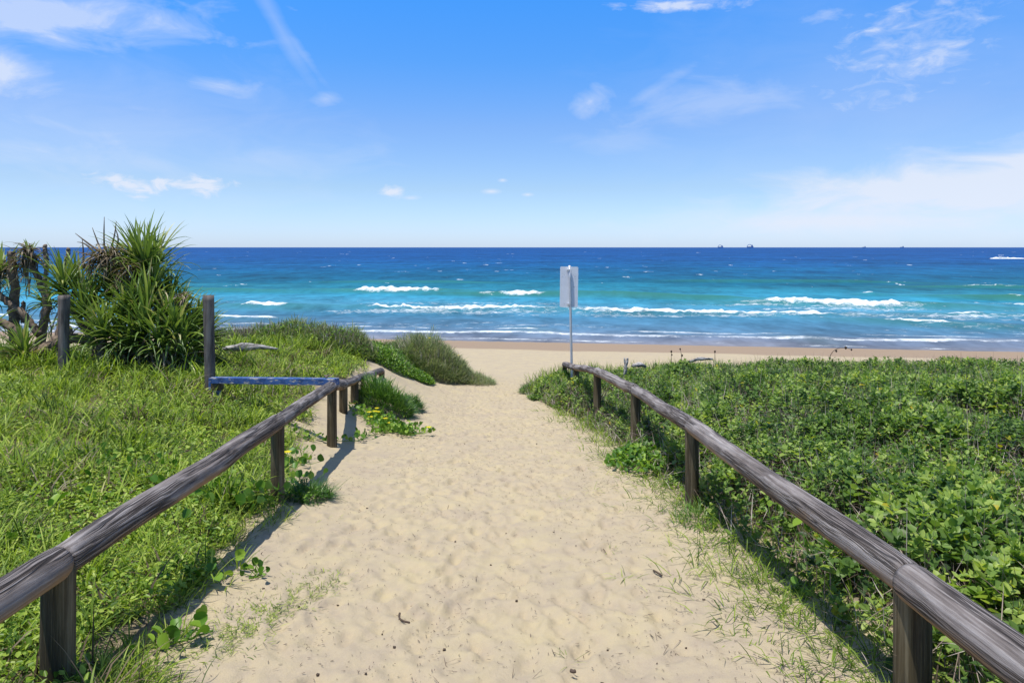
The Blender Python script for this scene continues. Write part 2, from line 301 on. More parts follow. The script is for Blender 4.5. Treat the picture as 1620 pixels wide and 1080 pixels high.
def blur(A, r):
    k = np.exp(-.5*(np.arange(-3*r, 3*r+1)/r)**2); k /= k.sum()
    Ap = np.pad(A, 3*r, mode='edge'); Ap = np.apply_along_axis(lambda v: np.convolve(v, k, 'valid'), 0, Ap)
    return np.apply_along_axis(lambda v: np.convolve(v, k, 'valid'), 1, Ap)
HG = blur(HG, 2)
def H(x, y):
    x = np.asarray(x, float); y = np.asarray(y, float)
    fx = np.clip((x+62)/.2, 0, len(GXs)-1.001); fy = np.clip((y+32)/.2, 0, len(GYs)-1.001)
    i = fx.astype(int); j = fy.astype(int); a = fx-i; b = fy-j
    return CZ+(HG[j, i]*(1-a)+HG[j, i+1]*a)*(1-b)+(HG[j+1, i]*(1-a)+HG[j+1, i+1]*a)*b
def P3(x, y, dz=0): return np.stack([x, y, H(x, y)+dz], -1)
edgeL = lambda y: np.interp(y, [-8, 2.4, 3.2, 4.2, 5.6, 7, 8.5, 10, 11.5, 13, 15, 17, 18, 20], [-1.4, -1.45, -1.72, -1.98, -1.98, -2.5, -2.75, -3.0, -3.15, -3.15, -3.1, -3.6, -3.3, -3.2])
edgeR = lambda y: np.interp(y, [-8, 2.5, 4, 5.6, 8.5, 11.4, 13.5, 15.5, 17, 18.5, 19.5], [1.62, 1.60, 1.53, 1.46, 1.42, 1.3, 1.0, .45, .3, .7, 2.5])
# ground sheet ---------------------------------------------------------------
def spaced(parts):
    out = []
    for a, b, s in parts: out.append(np.arange(a, b, s))
    return np.concatenate(out)
gx = np.concatenate([-np.geomspace(60, 12, 26)[:-1], np.arange(-12, -3.2, .16), np.arange(-3.2, 3.2, .02), np.arange(3.2, 13, .16), np.geomspace(13, 60, 26)])
gy = np.concatenate([np.arange(-30, 0, 1.), np.arange(0, 2.2, .08), np.arange(2.2, 8, .018), np.arange(8, 14, .035), np.arange(14, 24, .08), np.arange(24, 62, .3), np.arange(62, 128, 3)])
X, Y = np.meshgrid(gx, gy); Z = H(X, Y)
pathm = sstep(-3.3, -1.9, X-0*Y)*(1-sstep(1.5, 2.6, X))
pathm = np.maximum(pathm, sstep(20, 23, Y)*.8)
dm = np.zeros_like(X)
dm += (fbm(X*2.6, Y*2.2, 1, 3)-.5)*.02
dm += (fbm(X*8, Y*6.5, 4, 3)-.5)*.016
nf = 3000
fxs = rng.normal(0, .85, nf); fys = 2+rng.random(nf)**1.2*19
for q in range(nf):
    cx, cy = fxs[q]-.25, fys[q]; an = rng.normal(0, .35); L = .115*rng.uniform(.7, 1.25); W_ = .05*rng.uniform(.8, 1.3); dp = rng.uniform(.004, .014)
    i0, i1 = np.searchsorted(gx, [cx-.34, cx+.34]); j0, j1 = np.searchsorted(gy, [cy-.34, cy+.34])
    xs = X[j0:j1, i0:i1]-cx; ys = Y[j0:j1, i0:i1]-cy
    u = (xs*math.cos(an)+ys*math.sin(an))/W_; v = (-xs*math.sin(an)+ys*math.cos(an))/L
    rr_ = np.sqrt(u*u+v*v)
    dm[j0:j1, i0:i1] += -dp*(1-sstep(.55, 1.15, rr_))+dp*.45*np.exp(-((rr_-1.35)/.28)**2)
Z = Z+dm*pathm
Z += (fbm(X*.9, Y*.9, 9, 3)-.5)*.12*(1-pathm)*(1-sstep(20, 24, Y))
Z += (fbm(X*.35, Y*.5, 12, 4)-.5)*.18*sstep(22, 26, Y)*(1-sstep(40, 46, Y+.147*X))
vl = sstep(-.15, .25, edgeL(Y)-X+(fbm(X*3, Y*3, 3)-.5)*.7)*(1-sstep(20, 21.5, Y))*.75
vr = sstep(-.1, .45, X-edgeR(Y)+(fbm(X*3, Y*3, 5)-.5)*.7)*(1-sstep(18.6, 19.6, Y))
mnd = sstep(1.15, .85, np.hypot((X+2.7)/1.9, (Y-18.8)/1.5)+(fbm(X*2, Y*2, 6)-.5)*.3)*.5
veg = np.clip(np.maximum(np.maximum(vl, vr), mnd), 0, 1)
yc = Y+.147*X+(fbm(X*.12, Y*.12, 8)-.5)*1.6
wet = sstep(42.2, 43.6, yc)
nx, ny = len(gx), len(gy); ii, jj = np.meshgrid(np.arange(nx-1), np.arange(ny-1)); k = (jj*nx+ii).ravel()
grid_f = np.stack([k, k+1, k+nx+1, k+nx], 1)
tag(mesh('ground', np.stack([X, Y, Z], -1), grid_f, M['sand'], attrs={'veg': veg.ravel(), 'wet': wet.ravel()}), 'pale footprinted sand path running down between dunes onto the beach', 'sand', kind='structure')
# ------------------------------------------------------------------ sea
yy = np.concatenate([np.linspace(391.35, 396, 60), np.linspace(396.1, 440, 150), np.linspace(440.15, 568, 640)])
sy = 7*F/(yy[::-1]-391); ss = np.linspace(-1.05, 1.05, 1000)
X, Y = np.meshgrid(ss, sy); X = X*Y
Ycs = Y+.147*X*np.exp(-np.clip(Y-60, 0, None)/120)
shore = 7*F/np.clip(Ycs, 45, None)/149.
shore = np.clip(shore, 0, 1)
foam = np.zeros_like(X); crest = np.zeros_like(X); Zs = np.zeros_like(X)
Zs += .10*np.sin(Y/2.6+3*fbm(X/25, Y/25, 2))*sstep(52, 60, Ycs)*(1-sstep(300, 700, Y)) * (fbm(X/14, Y/9, 31)*1.4)
def wave(x0, y0, x1, y1, hgt, back=1.0, front=1.0, strength=1.3, green=.0, seed=0, soft=6, hx=0):
    Ya = 7*F/(y0-391); Yb = 7*F/(y1-391); Xa = (x0-810)/F*Ya; Xb = (x1-810)/F*Yb
    t = (X-Xa)/(Xb-Xa); line = Ya+(Yb-Ya)*t+(fbm(X/7, 0*X+seed, seed, 3)-.5)*3.0
    e = soft/abs(Xb-Xa); tn = t+(fbm(X/4, Y/6, seed+2)-.5)*e*1.5
    ends = sstep(-e*.2, e, tn)*(1-sstep(1-e, 1+e*.2, tn))
    eg = sstep(-e*2.5-hx, e*.5, t)*(1-sstep(1-e*.5, 1+2.5*e+hx, t))
    d = Y-line                                  # positive = seaward of the crest
    prof = np.where(d > 0, np.exp(-(d/(3.2+hgt*2))**2), np.exp(-(d/1.5)**2))
    global Zs, foam, crest
    Zs = Zs+hgt*prof*(.25*eg+.75*np.maximum(ends, eg*.6))
    fo = np.where(d > 0, np.exp(-(d/(back))**2), np.exp(-(d/(front))**2))*ends*strength
    foam = np.maximum(foam, fo)
    crest = np.maximum(crest, np.where(d > 0, np.exp(-(d/1.6)**2), np.exp(-(d/3.0)**2))*eg*green)
wave(545, 461, 708, 462.5, .75, 0.8, 1.76, 1.5, .8, 1)
wave(742, 467, 880, 468.5, .7, 0.8, 1.76, 1.5, .9, 2, hx=.25)
wave(1198, 482, 1495, 487, .7, 1.28, 1.65, 1.5, .7, 3, hx=.1)
wave(556, 487, 905, 493, .28, .8, .8, 1.2, .35, 4)
wave(872, 492, 1385, 502, .3, 1.5, .85, 1.25, .35, 5)
wave(386, 484, 465, 486.5, .4, 0.72, 0.99, 1.4, .5, 6, soft=2, hx=.3)
wave(325, 503, 438, 508.5, .3, 1.28, 0.83, 1.2, .2, 7, soft=2)
wave(1462, 497, 1578, 498, .3, 0.8, 0.72, 1.2, .4, 8, soft=3)
wave(1375, 509, 1545, 515, .3, 0.64, 0.55, 1.15, .5, 9, soft=3, hx=.3)
wave(1552, 472, 1700, 476, .8, 0.64, 0.77, .95, 1.0, 10)
wave(1535, 484, 1720, 489, .3, 2.0, 1.1, 1.2, .2, 11)
wave(1360, 466.5, 1390, 467, .3, 0.64, 0.55, 1.1, .4, 12, soft=1)
wave(900, 467, 1160, 474, .55, 0.4, 0.44, .35, .85, 13, hx=.2)
wave(1150, 475, 1205, 479, .4, 1.6, 1.1, .8, .5, 17, soft=3)
wave(-60, 500, 60, 507, .3, 1.3, .8, 1.2, .2, 21, soft=3)
wave(230, 458, 420, 461, .4, 0.4, 0.44, .25, .7, 22)
wave(1100, 445, 1400, 447, .5, 0.4, 0.44, .35, .6, 14); wave(1480, 454, 1700, 456, .5, 0.48, 0.55, .75, .7, 15); wave(560, 446, 760, 447, .4, 0.4, 0.33, .2, .6, 16)
wave(820, 521, 860, 523, .12, 0.72, 0.5, 1.0, .2, 18, soft=1); wave(1250, 534, 1284, 536, .12, 0.72, 0.5, 1.1, .2, 19, soft=1)
# lacy foam drifting between the breakers, the white wash along the shore, whitecaps far out
foam = np.maximum(foam, (.42+.25*fbm(X/14, Y/5, 40))*sstep(68, 74, Ycs)*(1-sstep(84, 97, Ycs))*sstep(.38, .62, fbm(X/22, Y/8, 41)))
foam = np.maximum(foam, .45*sstep(.6, .72, fbm(X/12, Y/4, 42))*sstep(58, 62, Ycs)*(1-sstep(66, 74, Ycs)))
wl = 55.6+(fbm(X/9, 0*X, 43)-.5)*3.0+(fbm(X/2.2, 0*X, 44)-.5)*.8
d = Ycs-wl; foam = np.maximum(foam, np.where(d > 0, np.exp(-(d/1.9)**2), np.exp(-(d/.5)**2))*1.0*(.35+.95*fbm(X/4, Y/2, 45)))
Zs += .16*np.where(d > 0, np.exp(-(d/2.5)**2), np.exp(-(d/.7)**2))
d = Ycs-(59.5+(fbm(X/11, 0*X, 46)-.5)*4); foam = np.maximum(foam, np.exp(-(d/.7)**2)*.75*sstep(.42, .6, fbm(X/8, Y/6, 47)))
wl2 = 52.4+(fbm(X/6, 0*X+3, 48)-.5)*2.4; d = Ycs-wl2
foam = np.maximum(foam, np.where(d > 0, np.exp(-(d/.9)**2), np.exp(-(d/.3)**2))*.72*sstep(.36, .6, fbm(X/7, Y/9, 49)))
cap = fbm(X/(2+Y/90), Y/(1.1+Y/120), 50, 3); cap2 = .8*sstep(.80, .86, cap)*sstep(110, 130, Y)*(1-sstep(900, 2000, Y)); foam = np.maximum(foam, cap2*1.0)
Zs = Zs+np.clip(foam, 0, 1)*sstep(60, 75, Ycs)*(1-sstep(180, 220, Y))*(vnoise(X*.9, Y*.7, 90)+vnoise(X*2.2, Y*1.5, 91)-.9)*.32
Zs = np.where(Ycs < 56, Zs*sstep(50, 56, Ycs), Zs)
sea_base = np.interp(Ycs, [44, 50.5, 52, 56, 60], [-.12, -.02, .02, .02, 0])
ny, nx = X.shape; ii, jj = np.meshgrid(np.arange(nx-1), np.arange(ny-1)); k = (jj*nx+ii).ravel()
tag(mesh('sea', np.stack([X, Y, Zs+sea_base], -1), np.stack([k, k+1, k+nx+1, k+nx], 1), M['sea'], attrs={'shore': shore.ravel(), 'foam': foam.ravel(), 'crest': np.clip(crest, 0, 1).ravel()}), 'turquoise to deep blue ocean with white breakers', 'sea', kind='structure')
# ------------------------------------------------------------------ fences
def log_between(name, A, B, r, parent, mat, seed, n=60, sides=56, taper=0.0, sag=.0):
    rs_ = np.random.default_rng(seed); A = np.asarray(A, float); B = np.asarray(B, float); L = np.linalg.norm(B-A); ex = (B-A)/L
    ez = norm(np.array([0, 0, 1.])-ex*ex[2]); ey = np.cross(ez, ex)
    x = np.linspace(0, L, n); th = np.arange(sides)/sides*2*PI
    Xg, Tg = np.meshgrid(x, th, indexing='ij')
    wob = (vnoise(Xg*1.1+seed, 0*Tg, seed)-.5)*.10+(vnoise(Xg*.9, np.cos(Tg)*1.3+3, seed+1)+vnoise(Xg*.9, np.sin(Tg)*1.3+7, seed+2)-1)*.09
    wob += (vnoise(Xg*2.0, Tg*5.1, seed+5)-.5)*.035
    for kq in range(5):                      # knots and worn hollows
        kx, kt, kr = L*rs_.random(), rs_.uniform(0, 2*PI), rs_.uniform(.03, .07); dd_ = np.sqrt(((Xg-kx)/(kr*1.6))**2+((np.angle(np.exp(1j*(Tg-kt))))*r/kr)**2)
        wob = wob+rs_.choice([.09, -.07])*np.exp(-dd_**2)
    ct, cx0, cl = rs_.uniform(.6, 2.4), L*rs_.uniform(.1, .5), L*rs_.uniform(.25, .5)       # one long drying split near the top
    da = np.angle(np.exp(1j*(Tg-ct-.25*np.sin(Xg*1.3+seed)))); wob = wob-.16*np.exp(-(da/.10)**2)*sstep(cx0-.1, cx0+.1, Xg)*(1-sstep(cx0+cl-.1, cx0+cl+.1, Xg))
    rr = r*(1+wob)*(1-taper*Xg/L); endr = 1-.05*np.exp(-Xg/.006)-.05*np.exp(-(L-Xg)/.006); rr = rr*endr
    cy = (fbm(x*.7, 0*x, seed+8)-.5)*.05*np.sin(PI*x/L); cz = (fbm(x*.7, 0*x+5, seed+9)-.5)*.05*np.sin(PI*x/L)-sag*np.sin(PI*x/L)
    V = np.stack([Xg, rr*np.cos(Tg)+cy[:, None], rr*np.sin(Tg)+cz[:, None]], -1).reshape(-1, 3)
    a = np.arange(sides); b = (a+1) % sides
    Fq = np.concatenate([np.stack([i*sides+a, i*sides+b, (i+1)*sides+b, (i+1)*sides+a], 1) for i in range(n-1)])
    k = len(V); V = np.concatenate([V, [[0.001, 0, 0]], [[L-.001, 0, 0]]])
    Ft = np.concatenate([np.stack([b, a, np.full(sides, k)], 1), np.stack([(n-1)*sides+a, (n-1)*sides+b, np.full(sides, k+1)], 1)])
    o = mesh(name, V, [Fq, Ft], mat)
    from mathutils import Matrix
    mw = Matrix([[ex[0], ey[0], ez[0], A[0]], [ex[1], ey[1], ez[1], A[1]], [ex[2], ey[2], ez[2], A[2]], [0, 0, 0, 1]])
    if parent: 
        o.parent = parent; o.matrix_local = Matrix.Translation(parent.location).inverted()@mw
    else: o.matrix_world = mw
    return o
def post(name, x, y, ztop, r, parent, mat, seed, lean=(0, 0), cut=True, depth=.35):
    zb = float(H(x, y))-depth; h = ztop-zb; n = 26; sides = 24; z = np.linspace(0, h, n); th = np.arange(sides)/sides*2*PI
    Zg, Tg = np.meshgrid(z, th, indexing='ij')
    rr = r*(1+(vnoise(Zg*1.5, np.cos(Tg)*1.2+2, seed)+vnoise(Zg*1.5, np.sin(Tg)*1.2+4, seed+1)-1)*.16+(vnoise(Zg*2, Tg*5, seed+3)-.5)*.04)
    V = np.stack([rr*np.cos(Tg)+lean[0]*Zg/h, rr*np.sin(Tg)+lean[1]*Zg/h, Zg], -1).reshape(-1, 3)
    a = np.arange(sides); b = (a+1) % sides
    Fq = np.concatenate([np.stack([i*sides+a, i*sides+b, (i+1)*sides+b, (i+1)*sides+a], 1) for i in range(n-1)])
    k = len(V); V = np.concatenate([V, [[lean[0], lean[1], h+.004]]]); Ft = np.stack([(n-1)*sides+a, (n-1)*sides+b, np.full(sides, k)], 1)
    o = mesh(name, V, [Fq, Ft], mat); loc = np.array([x, y, zb])
    if parent: o.parent = parent; o.location = loc-np.array(parent.location)
    else: o.location = loc
    return o
def fence(name, label, pts, r_rail, r_post, seed, posts):
    root = empty(name, (pts[1][0], pts[1][1], float(H(pts[1][0], pts[1][1])))); tag(root, label, 'fence', 'log rail fences along the sand path')
    for i in range(len(pts)-1):
        A = np.array([pts[i][0], pts[i][1], CZ+pts[i][2]-r_rail]); B = np.array([pts[i+1][0], pts[i+1][1], CZ+pts[i+1][2]-r_rail]); d = norm(B-A)
        log_between('rail', A+d*.006, B-d*.006, r_rail*(1+.08*math.sin(i*2.3+seed)), root, M['rail'], seed+i*11, n=int(40+90*np.linalg.norm(B-A)/3))
    for i in posts:
        x, y, z = pts[i]; post('post', x, y, CZ+z-r_rail*1.15, r_post*(1+.07*math.sin(i*1.7+seed)), root, M['post'], seed+i*7+3)
    return root
RP = [(1.52, -.4, -1.03), (1.49, 2.6, -1.18), (1.45, 5.6, -1.37), (1.51, 8.5, -1.68), (1.40, 11.4, -1.97), (1.32, 14.3, -2.41), (1.29, 17.0, -2.8)]
LP = [(-1.72, -.3, -1.02), (-1.80, 2.76, -1.185), (-1.89, 5.6, -1.34), (-2.20, 8.5, -1.63), (-2.57, 10.6, -2.02), (-2.74, 14.6, -2.52)]
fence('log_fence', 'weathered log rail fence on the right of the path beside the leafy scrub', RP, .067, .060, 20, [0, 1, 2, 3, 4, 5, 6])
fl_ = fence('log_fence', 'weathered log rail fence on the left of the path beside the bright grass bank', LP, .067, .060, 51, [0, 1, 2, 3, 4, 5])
post('post', -2.60, 11.5, CZ-2.2, .07, fl_, M['post'], 77)
# ------------------------------------------------------------------ tall posts, blue barrier
p1 = post('timber_post', -4.17, 9.62, CZ-.665, .072, None, M['greypost'], 5, lean=(-.03, 0)); tag(p1, 'tall grey round timber post standing at the left end of the blue board', 'post', 'tall round posts on the grass bank')
mb = MB(); v, f = tube([[0, -.012, 0], [0, .012, 0]], .012, 10); 
p2 = post('timber_post', (101-810)/F*9.9, 9.9, CZ-.685, .074, None, M['greypost'], 8); tag(p2, 'grey round timber post standing in front of the pandanus', 'post', 'tall round posts on the grass bank')
A = at(338, 601, 9.42); B = at(533, 603.5, 8.46)
root = empty('barrier_board', (A[0], A[1], float(H(A[0], A[1])))); tag(root, 'long blue board with flaking paint, propped level between the tall post and the log fence', 'barrier')
from mathutils import Matrix
def bevelbox(name, sx, sy, sz, mat, bev=.006):
    mb = MB(); v, f = box((0, 0, 0), sx, sy, sz); mb.add(v, f); o = mb.build(name, mat, smooth=False)
    m = o.modifiers.new('bevel', 'BEVEL'); m.width = bev; m.segments = 2; return o
d = B-A; L = np.linalg.norm(d); ex = d/L; ez = norm(np.array([0, 0, 1.])-ex*ex[2]); ey = np.cross(ez, ex); c = (A+B)/2
bd = bevelbox('board', L, .10, .082, M['blue']); bd.parent = root
bd.matrix_local = Matrix.Translation(root.location).inverted()@Matrix([[ex[0], ey[0], ez[0], c[0]], [ex[1], ey[1], ez[1], c[1]], [ex[2], ey[2], ez[2], c[2]], [0, 0, 0, 1]])
def child_at(o, w): o.parent = root; o.location = np.array(w)-np.array(root.location)
zb = float(H(A[0]+.05, A[1])); w_ = at(343, 607, 9.42)
child_at(bevelbox('packing_block', .15, .11, .088, M['post']), (w_[0], w_[1], A[2]-.085))
hh = (A[2]-.13)-(zb-.2); child_at(bevelbox('prop', .095, .09, hh, M['blue']), (w_[0]-.002, w_[1], zb-.2+hh/2))
child_at(bevelbox('end_plate', .035, .11, .17, M['blue']), (A[0]-.03, w_[1]-.003, A[2]-.05))
mb = MB(); v, f = tube([[0, 0, 0], [0, 0, .03]], .016, 8); mb.add(v, f); v, f = tube([[-.03, 0, .03], [.03, 0, .034]], .007, 6); mb.add(v, f)
child_at(mb.build('bolt', M['twig']), A+ex*L*.925+ez*.041)
# ------------------------------------------------------------------ sign
sb = at(905.5, 611, 16.3); sx_, sy_ = sb[0], 16.3
g0 = float(H(sx_, sy_)); root = empty('sign', (sx_, sy_, g0)); tag(root, 'metal sign on a thin pole seen from its blank grey back behind the right fence', 'sign')
top = at(901, 420, 16.3)
mb = MB(); pole_pts = np.array([[0, 0, -.4], [(top[0]-sx_)*.5, 0, (top[2]-g0)*.5], [top[0]-sx_, 0, top[2]-g0]]); v, f = tube(resample(pole_pts, 12), .029, 16); mb.add(v, f); mb.build('pole', M['steel'], root)
W2, H2 = .212, .475; cs = []
for (cx, cz, a0) in ((W2-.03, H2-.03, 0), (-W2+.03, H2-.03, 90), (-W2+.03, -H2+.03, 180), (W2-.03, -H2+.03, 270)):
    for a in range(0, 91, 18): cs.append([cx+.03*math.cos(math.radians(a0+a)), cz+.03*math.sin(math.radians(a0+a))])
cs = np.array(cs); n = len(cs); V = np.concatenate([np.c_[cs[:, 0], np.full(n, 0.0), cs[:, 1]], np.c_[cs[:, 0], np.full(n, .003), cs[:, 1]]])
mb = MB(); mb.add(V, [np.arange(n)[None], (np.arange(n)[::-1]+n)[None], np.stack([np.arange(n), (np.arange(n)+1) % n, (np.arange(n)+1) % n+n, np.arange(n)+n], 1)])
pc = at(900.5, 454, 16.3); o = mb.build('sign_panel', M['panel'], root, smooth=False); o.location = (pc[0]-sx_, .062, pc[2]-g0); o.rotation_euler = (0, math.radians(.8), 0)
for zz in (.40, -.40):
    mb = MB(); v, f = box((0, .03, 0), .085, .064, .028); mb.add(v, f); v, f = tube([[0, 0, -.018], [0, 0, .018]], .036, 14); mb.add(v, f)
    for sx2 in (-.03, .03):
        v, f = tube([[sx2, -.012, 0], [sx2, .0, 0]], .008, 8); mb.add(v, f)
    o = mb.build('clamp', M['steel'], root, smooth=False); o.location = (pc[0]-sx_-zz*.014, 0, pc[2]-g0+zz)
mb = MB()
for q in range(26):                        # small scuffs and rivet marks on the sheet
    x = rng.uniform(-.18, .18); z = rng.uniform(-.05, .32) if q else -.40
    if abs(x) < .05: x += .09
    v, f = box((x, -.001, z), rng.uniform(.004, .012), .002, rng.uniform(.004, .008)); mb.add(v, f)
o = mb.build('scuff_marks', M['dirt'], root, smooth=False); o['kind'] = 'stuff'; o.location = (pc[0]-sx_, .062, pc[2]-g0)
# ------------------------------------------------------------------ pandanus
def strips(mb, base, az, el, L, W, droop, rnd, nseg=7, twist=0):
    n = len(az); el = el.copy(); c = np.array(base, float)*np.ones((n, 3)); ts = np.linspace(0, 1, nseg+1); V = []
    Sd = np.stack([-np.sin(az), np.cos(az), 0*az], 1)
    for i, t in enumerate(ts):
        e = el-droop*t**3; D = np.stack([np.cos(az)*np.cos(e), np.sin(az)*np.cos(e), np.sin(e)], 1); Nn = np.cross(Sd, D); Nn = -Nn
        if i: c = c+D*(L*(ts[i]-ts[i-1]))[:, None]
        wv = W*np.interp(t, [0, .12, .5, .85, 1], [.8, 1, .8, .35, .02])
        fold = .35
        V += [c-Sd*(wv/2)[:, None]-Nn*(wv*fold)[:, None]*-1, c+0, c+Sd*(wv/2)[:, None]-Nn*(wv*fold)[:, None]*-1]
    V = np.stack(V, 1); k = V.shape[1]; off = (np.arange(n)*k)[:, None, None]
    q = np.array([[3*i+j, 3*i+j+1, 3*i+j+4, 3*i+j+3] for i in range(nseg) for j in (0, 1)])
    mb.add(V, (q[None]+off).reshape(-1, 4), np.repeat(rnd, k))
def rosette(mb, dead, tip, lean=(0, 0), n=42, L=.85, W=.045, up=1.0, ndead=8, seed=0, dl=.75):
    r = np.random.default_rng(seed); k = np.arange(n); f = (k+.5)/n
    az = k*2.39996+r.normal(0, .15, n); el = np.interp(f, [0, .35, .75, 1], [1.45, 1.0, .5, -.1])*up+r.normal(0, .12, n)
    D = np.stack([np.cos(az)*np.cos(el)+lean[0], np.sin(az)*np.cos(el)+lean[1], np.sin(el)], 1); D = norm(D)
    az = np.arctan2(D[:, 1], D[:, 0]); el = np.arcsin(np.clip(D[:, 2], -1, 1))
    Ls = L*r.uniform(.7, 1.1, n)*np.interp(f, [0, .3, 1], [.75, 1, .9]); dr = np.interp(f, [0, .4, 1], [.08, .45, 1.2])*r.uniform(.5, 1.6, n)
    base = np.array(tip)+np.c_[r.normal(0, .02, n), r.normal(0, .02, n), -.16*f]
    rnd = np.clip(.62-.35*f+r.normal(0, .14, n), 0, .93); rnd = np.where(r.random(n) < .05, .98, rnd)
    strips(mb, base, az, el, Ls, W*r.uniform(.75, 1.15, n), dr, rnd)
    if ndead:
        az = r.uniform(0, 2*PI, ndead); el = r.uniform(-1.1, .1, ndead)
        strips(dead, np.array(tip)+np.c_[r.normal(0, .03, ndead), r.normal(0, .03, ndead), r.uniform(-.35, -.1, ndead)], az, el, dl*r.uniform(.45, 1, ndead), W*.8*r.uniform(.4, 1, ndead), r.uniform(.6, 1.6, ndead), np.clip(r.normal(.6, .25, ndead), 0, 1))
def limb(mb, P, r0, r1, seed=0, n=26):
    Q = resample(P, n); Q[1:-1] += rng.normal(0, .006, (n-2, 3)); v, f = tube(Q, np.linspace(r0, r1, n), 12, .18, seed, ring=.07); mb.add(v, f, rng.random())
def pandanus(name, label, basept, ros, limbs, deadheads=(), deadtw=()):
    b = at(*basept); b[2] = float(H(b[0], b[1])); root = empty(name, b); tag(root, label, 'pandanus', 'pandanus trees on the left dune')
    green = MB(); dead = MB(); wood = MB()
    for i, (px, py, Y, n, L, lx, ly, up) in enumerate(ros):
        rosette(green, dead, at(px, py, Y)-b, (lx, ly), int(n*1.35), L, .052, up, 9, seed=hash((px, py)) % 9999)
    for (px, py, Y, L) in deadheads:
        k = 46; c = at(px, py, Y)-b; az = rng.uniform(0, 2*PI, k); el = rng.uniform(-1.2, .7, k)
        strips(dead, c+rng.normal(0, .04, (k, 3)), az, el, L*rng.uniform(.4, 1, k), .03*rng.uniform(.4, 1.1, k), rng.uniform(.4, 2.2, k), np.clip(rng.normal(.55, .3, k), 0, 1))
    for P, r0, r1 in limbs: limb(wood, np.array([at(*q) for q in P])-b, r0, r1, int(P[0][0]) % 50)
    for P in deadtw:
        v, f = tube(resample(np.array([at(*q) for q in P])-b, 8), [.02, .018, .016, .014, .012, .01, .007, .004], 6); wood.add(v, f, .3)
    green.build('crown', M['panleaf'], root); dead.build('dead_leaves', M['dryleaf'], root); wood.build('trunk', M['trunk'], root)
Yp = 11.2
big = []
for (px, py, dy, L) in [(222, 432, .2, .8), (200, 440, .5, .75), (245, 450, 0, .8), (268, 470, .3, .7), (285, 492, .1, .65), (232, 482, -.3, .85), (262, 505, -.3, .85), (296, 520, 0, .7), (312, 545, .1, .6), (204, 490, -.4, .85),
                        (228, 520, -.6, .85), (255, 540, -.7, .8), (285, 550, -.5, .75), (215, 470, .5, .8), (305, 530, .5, .6), (190, 520, -.5, .85), (176, 460, .4, .75), (243, 415, .3, .8), (215, 405, .2, .85), (228, 412, 0, .9), (180, 428, .1, .7), (322, 530, .2, .6), (312, 505, .3, .6), (275, 520, -.6, .8), (205, 540, -.6, .75), (322, 548, .3, .5)]:
    big.append((px, py, Yp+dy, 34, L*rng.uniform(.85, 1.15), (px-235)/F*11*.45, dy*.5-.1, .95))
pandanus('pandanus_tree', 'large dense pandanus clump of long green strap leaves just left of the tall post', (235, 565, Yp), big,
    [([(225, 575, Yp), (215, 520, Yp), (205, 450, Yp+.3)], .09, .05), ([(240, 575, Yp), (255, 520, Yp), (250, 460, Yp)], .08, .05), ([(260, 575, Yp), (290, 545, Yp), (300, 520, Yp+.2)], .07, .04), ([(215, 575, Yp-.2), (192, 545, Yp-.4), (188, 525, Yp-.4)], .07, .05)]+
    [([(160+7*i, 555, Yp-.3-.2*(i % 3)), (158+8.0*i, 582, Yp-.35-.2*(i % 3))], .018, .014) for i in range(16)],
    deadheads=[(170, 415, Yp-.2, .55), (160, 402, Yp-.2, .5), (180, 400, Yp-.3, .45), (150, 415, Yp-.2, .4), (290, 470, Yp-.3, .35), (200, 425, Yp-.4, .4), (205, 455, Yp-.2, .5), (255, 480, Yp-.2, .4)],
    deadtw=[[(168, 420, Yp), (164, 385, Yp), (165, 343, Yp)], [(170, 420, Yp), (155, 385, Yp), (146, 360, Yp)], [(170, 415, Yp), (182, 372, Yp), (184, 350, Yp)], [(178, 410, Yp), (190, 378, Yp), (181, 358, Yp)],
            [(165, 410, Yp), (140, 402, Yp), (118, 398, Yp)], [(160, 400, Yp), (138, 384, Yp), (119, 369, Yp)], [(132, 425, Yp), (132, 395, Yp), (130, 378, Yp)], [(150, 400, Yp), (133, 383, Yp), (122, 383, Yp)]])
Yq = 11.0
pandanus('pandanus_tree', 'pandanus with three upright green rosettes right behind the grey post in the grass', (150, 565, Yq),
    [(100, 452, Yq, 44, .8, -.12, -.1, 1.05), (133, 487, Yq-.1, 44, .85, -.1, -.1, 1.05), (163, 528, Yq-.5, 50, .85, 0, -.2, 1.05), (120, 440, Yq+.4, 30, .6, 0, 0, 1), (148, 470, Yq+.4, 30, .7, 0, 0, 1)],
    [([(160, 580, Yq-.4), (162, 545, Yq-.5), (163, 530, Yq-.5)], .06, .05), ([(155, 545, Yq), (142, 515, Yq), (134, 490, Yq-.1)], .05, .04), ([(150, 540, Yq), (120, 500, Yq), (102, 458, Yq)], .05, .04),
     ([(147, 538, Yq-.1), (111, 535, Yq-.1), (82, 549, Yq-.1), (55, 562, Yq-.1)], .065, .085)]+[([(148+5*i, 545, Yq-.4), (145+6.0*i, 580, Yq-.45)], .016, .013) for i in range(6)])
Yr = 11.6
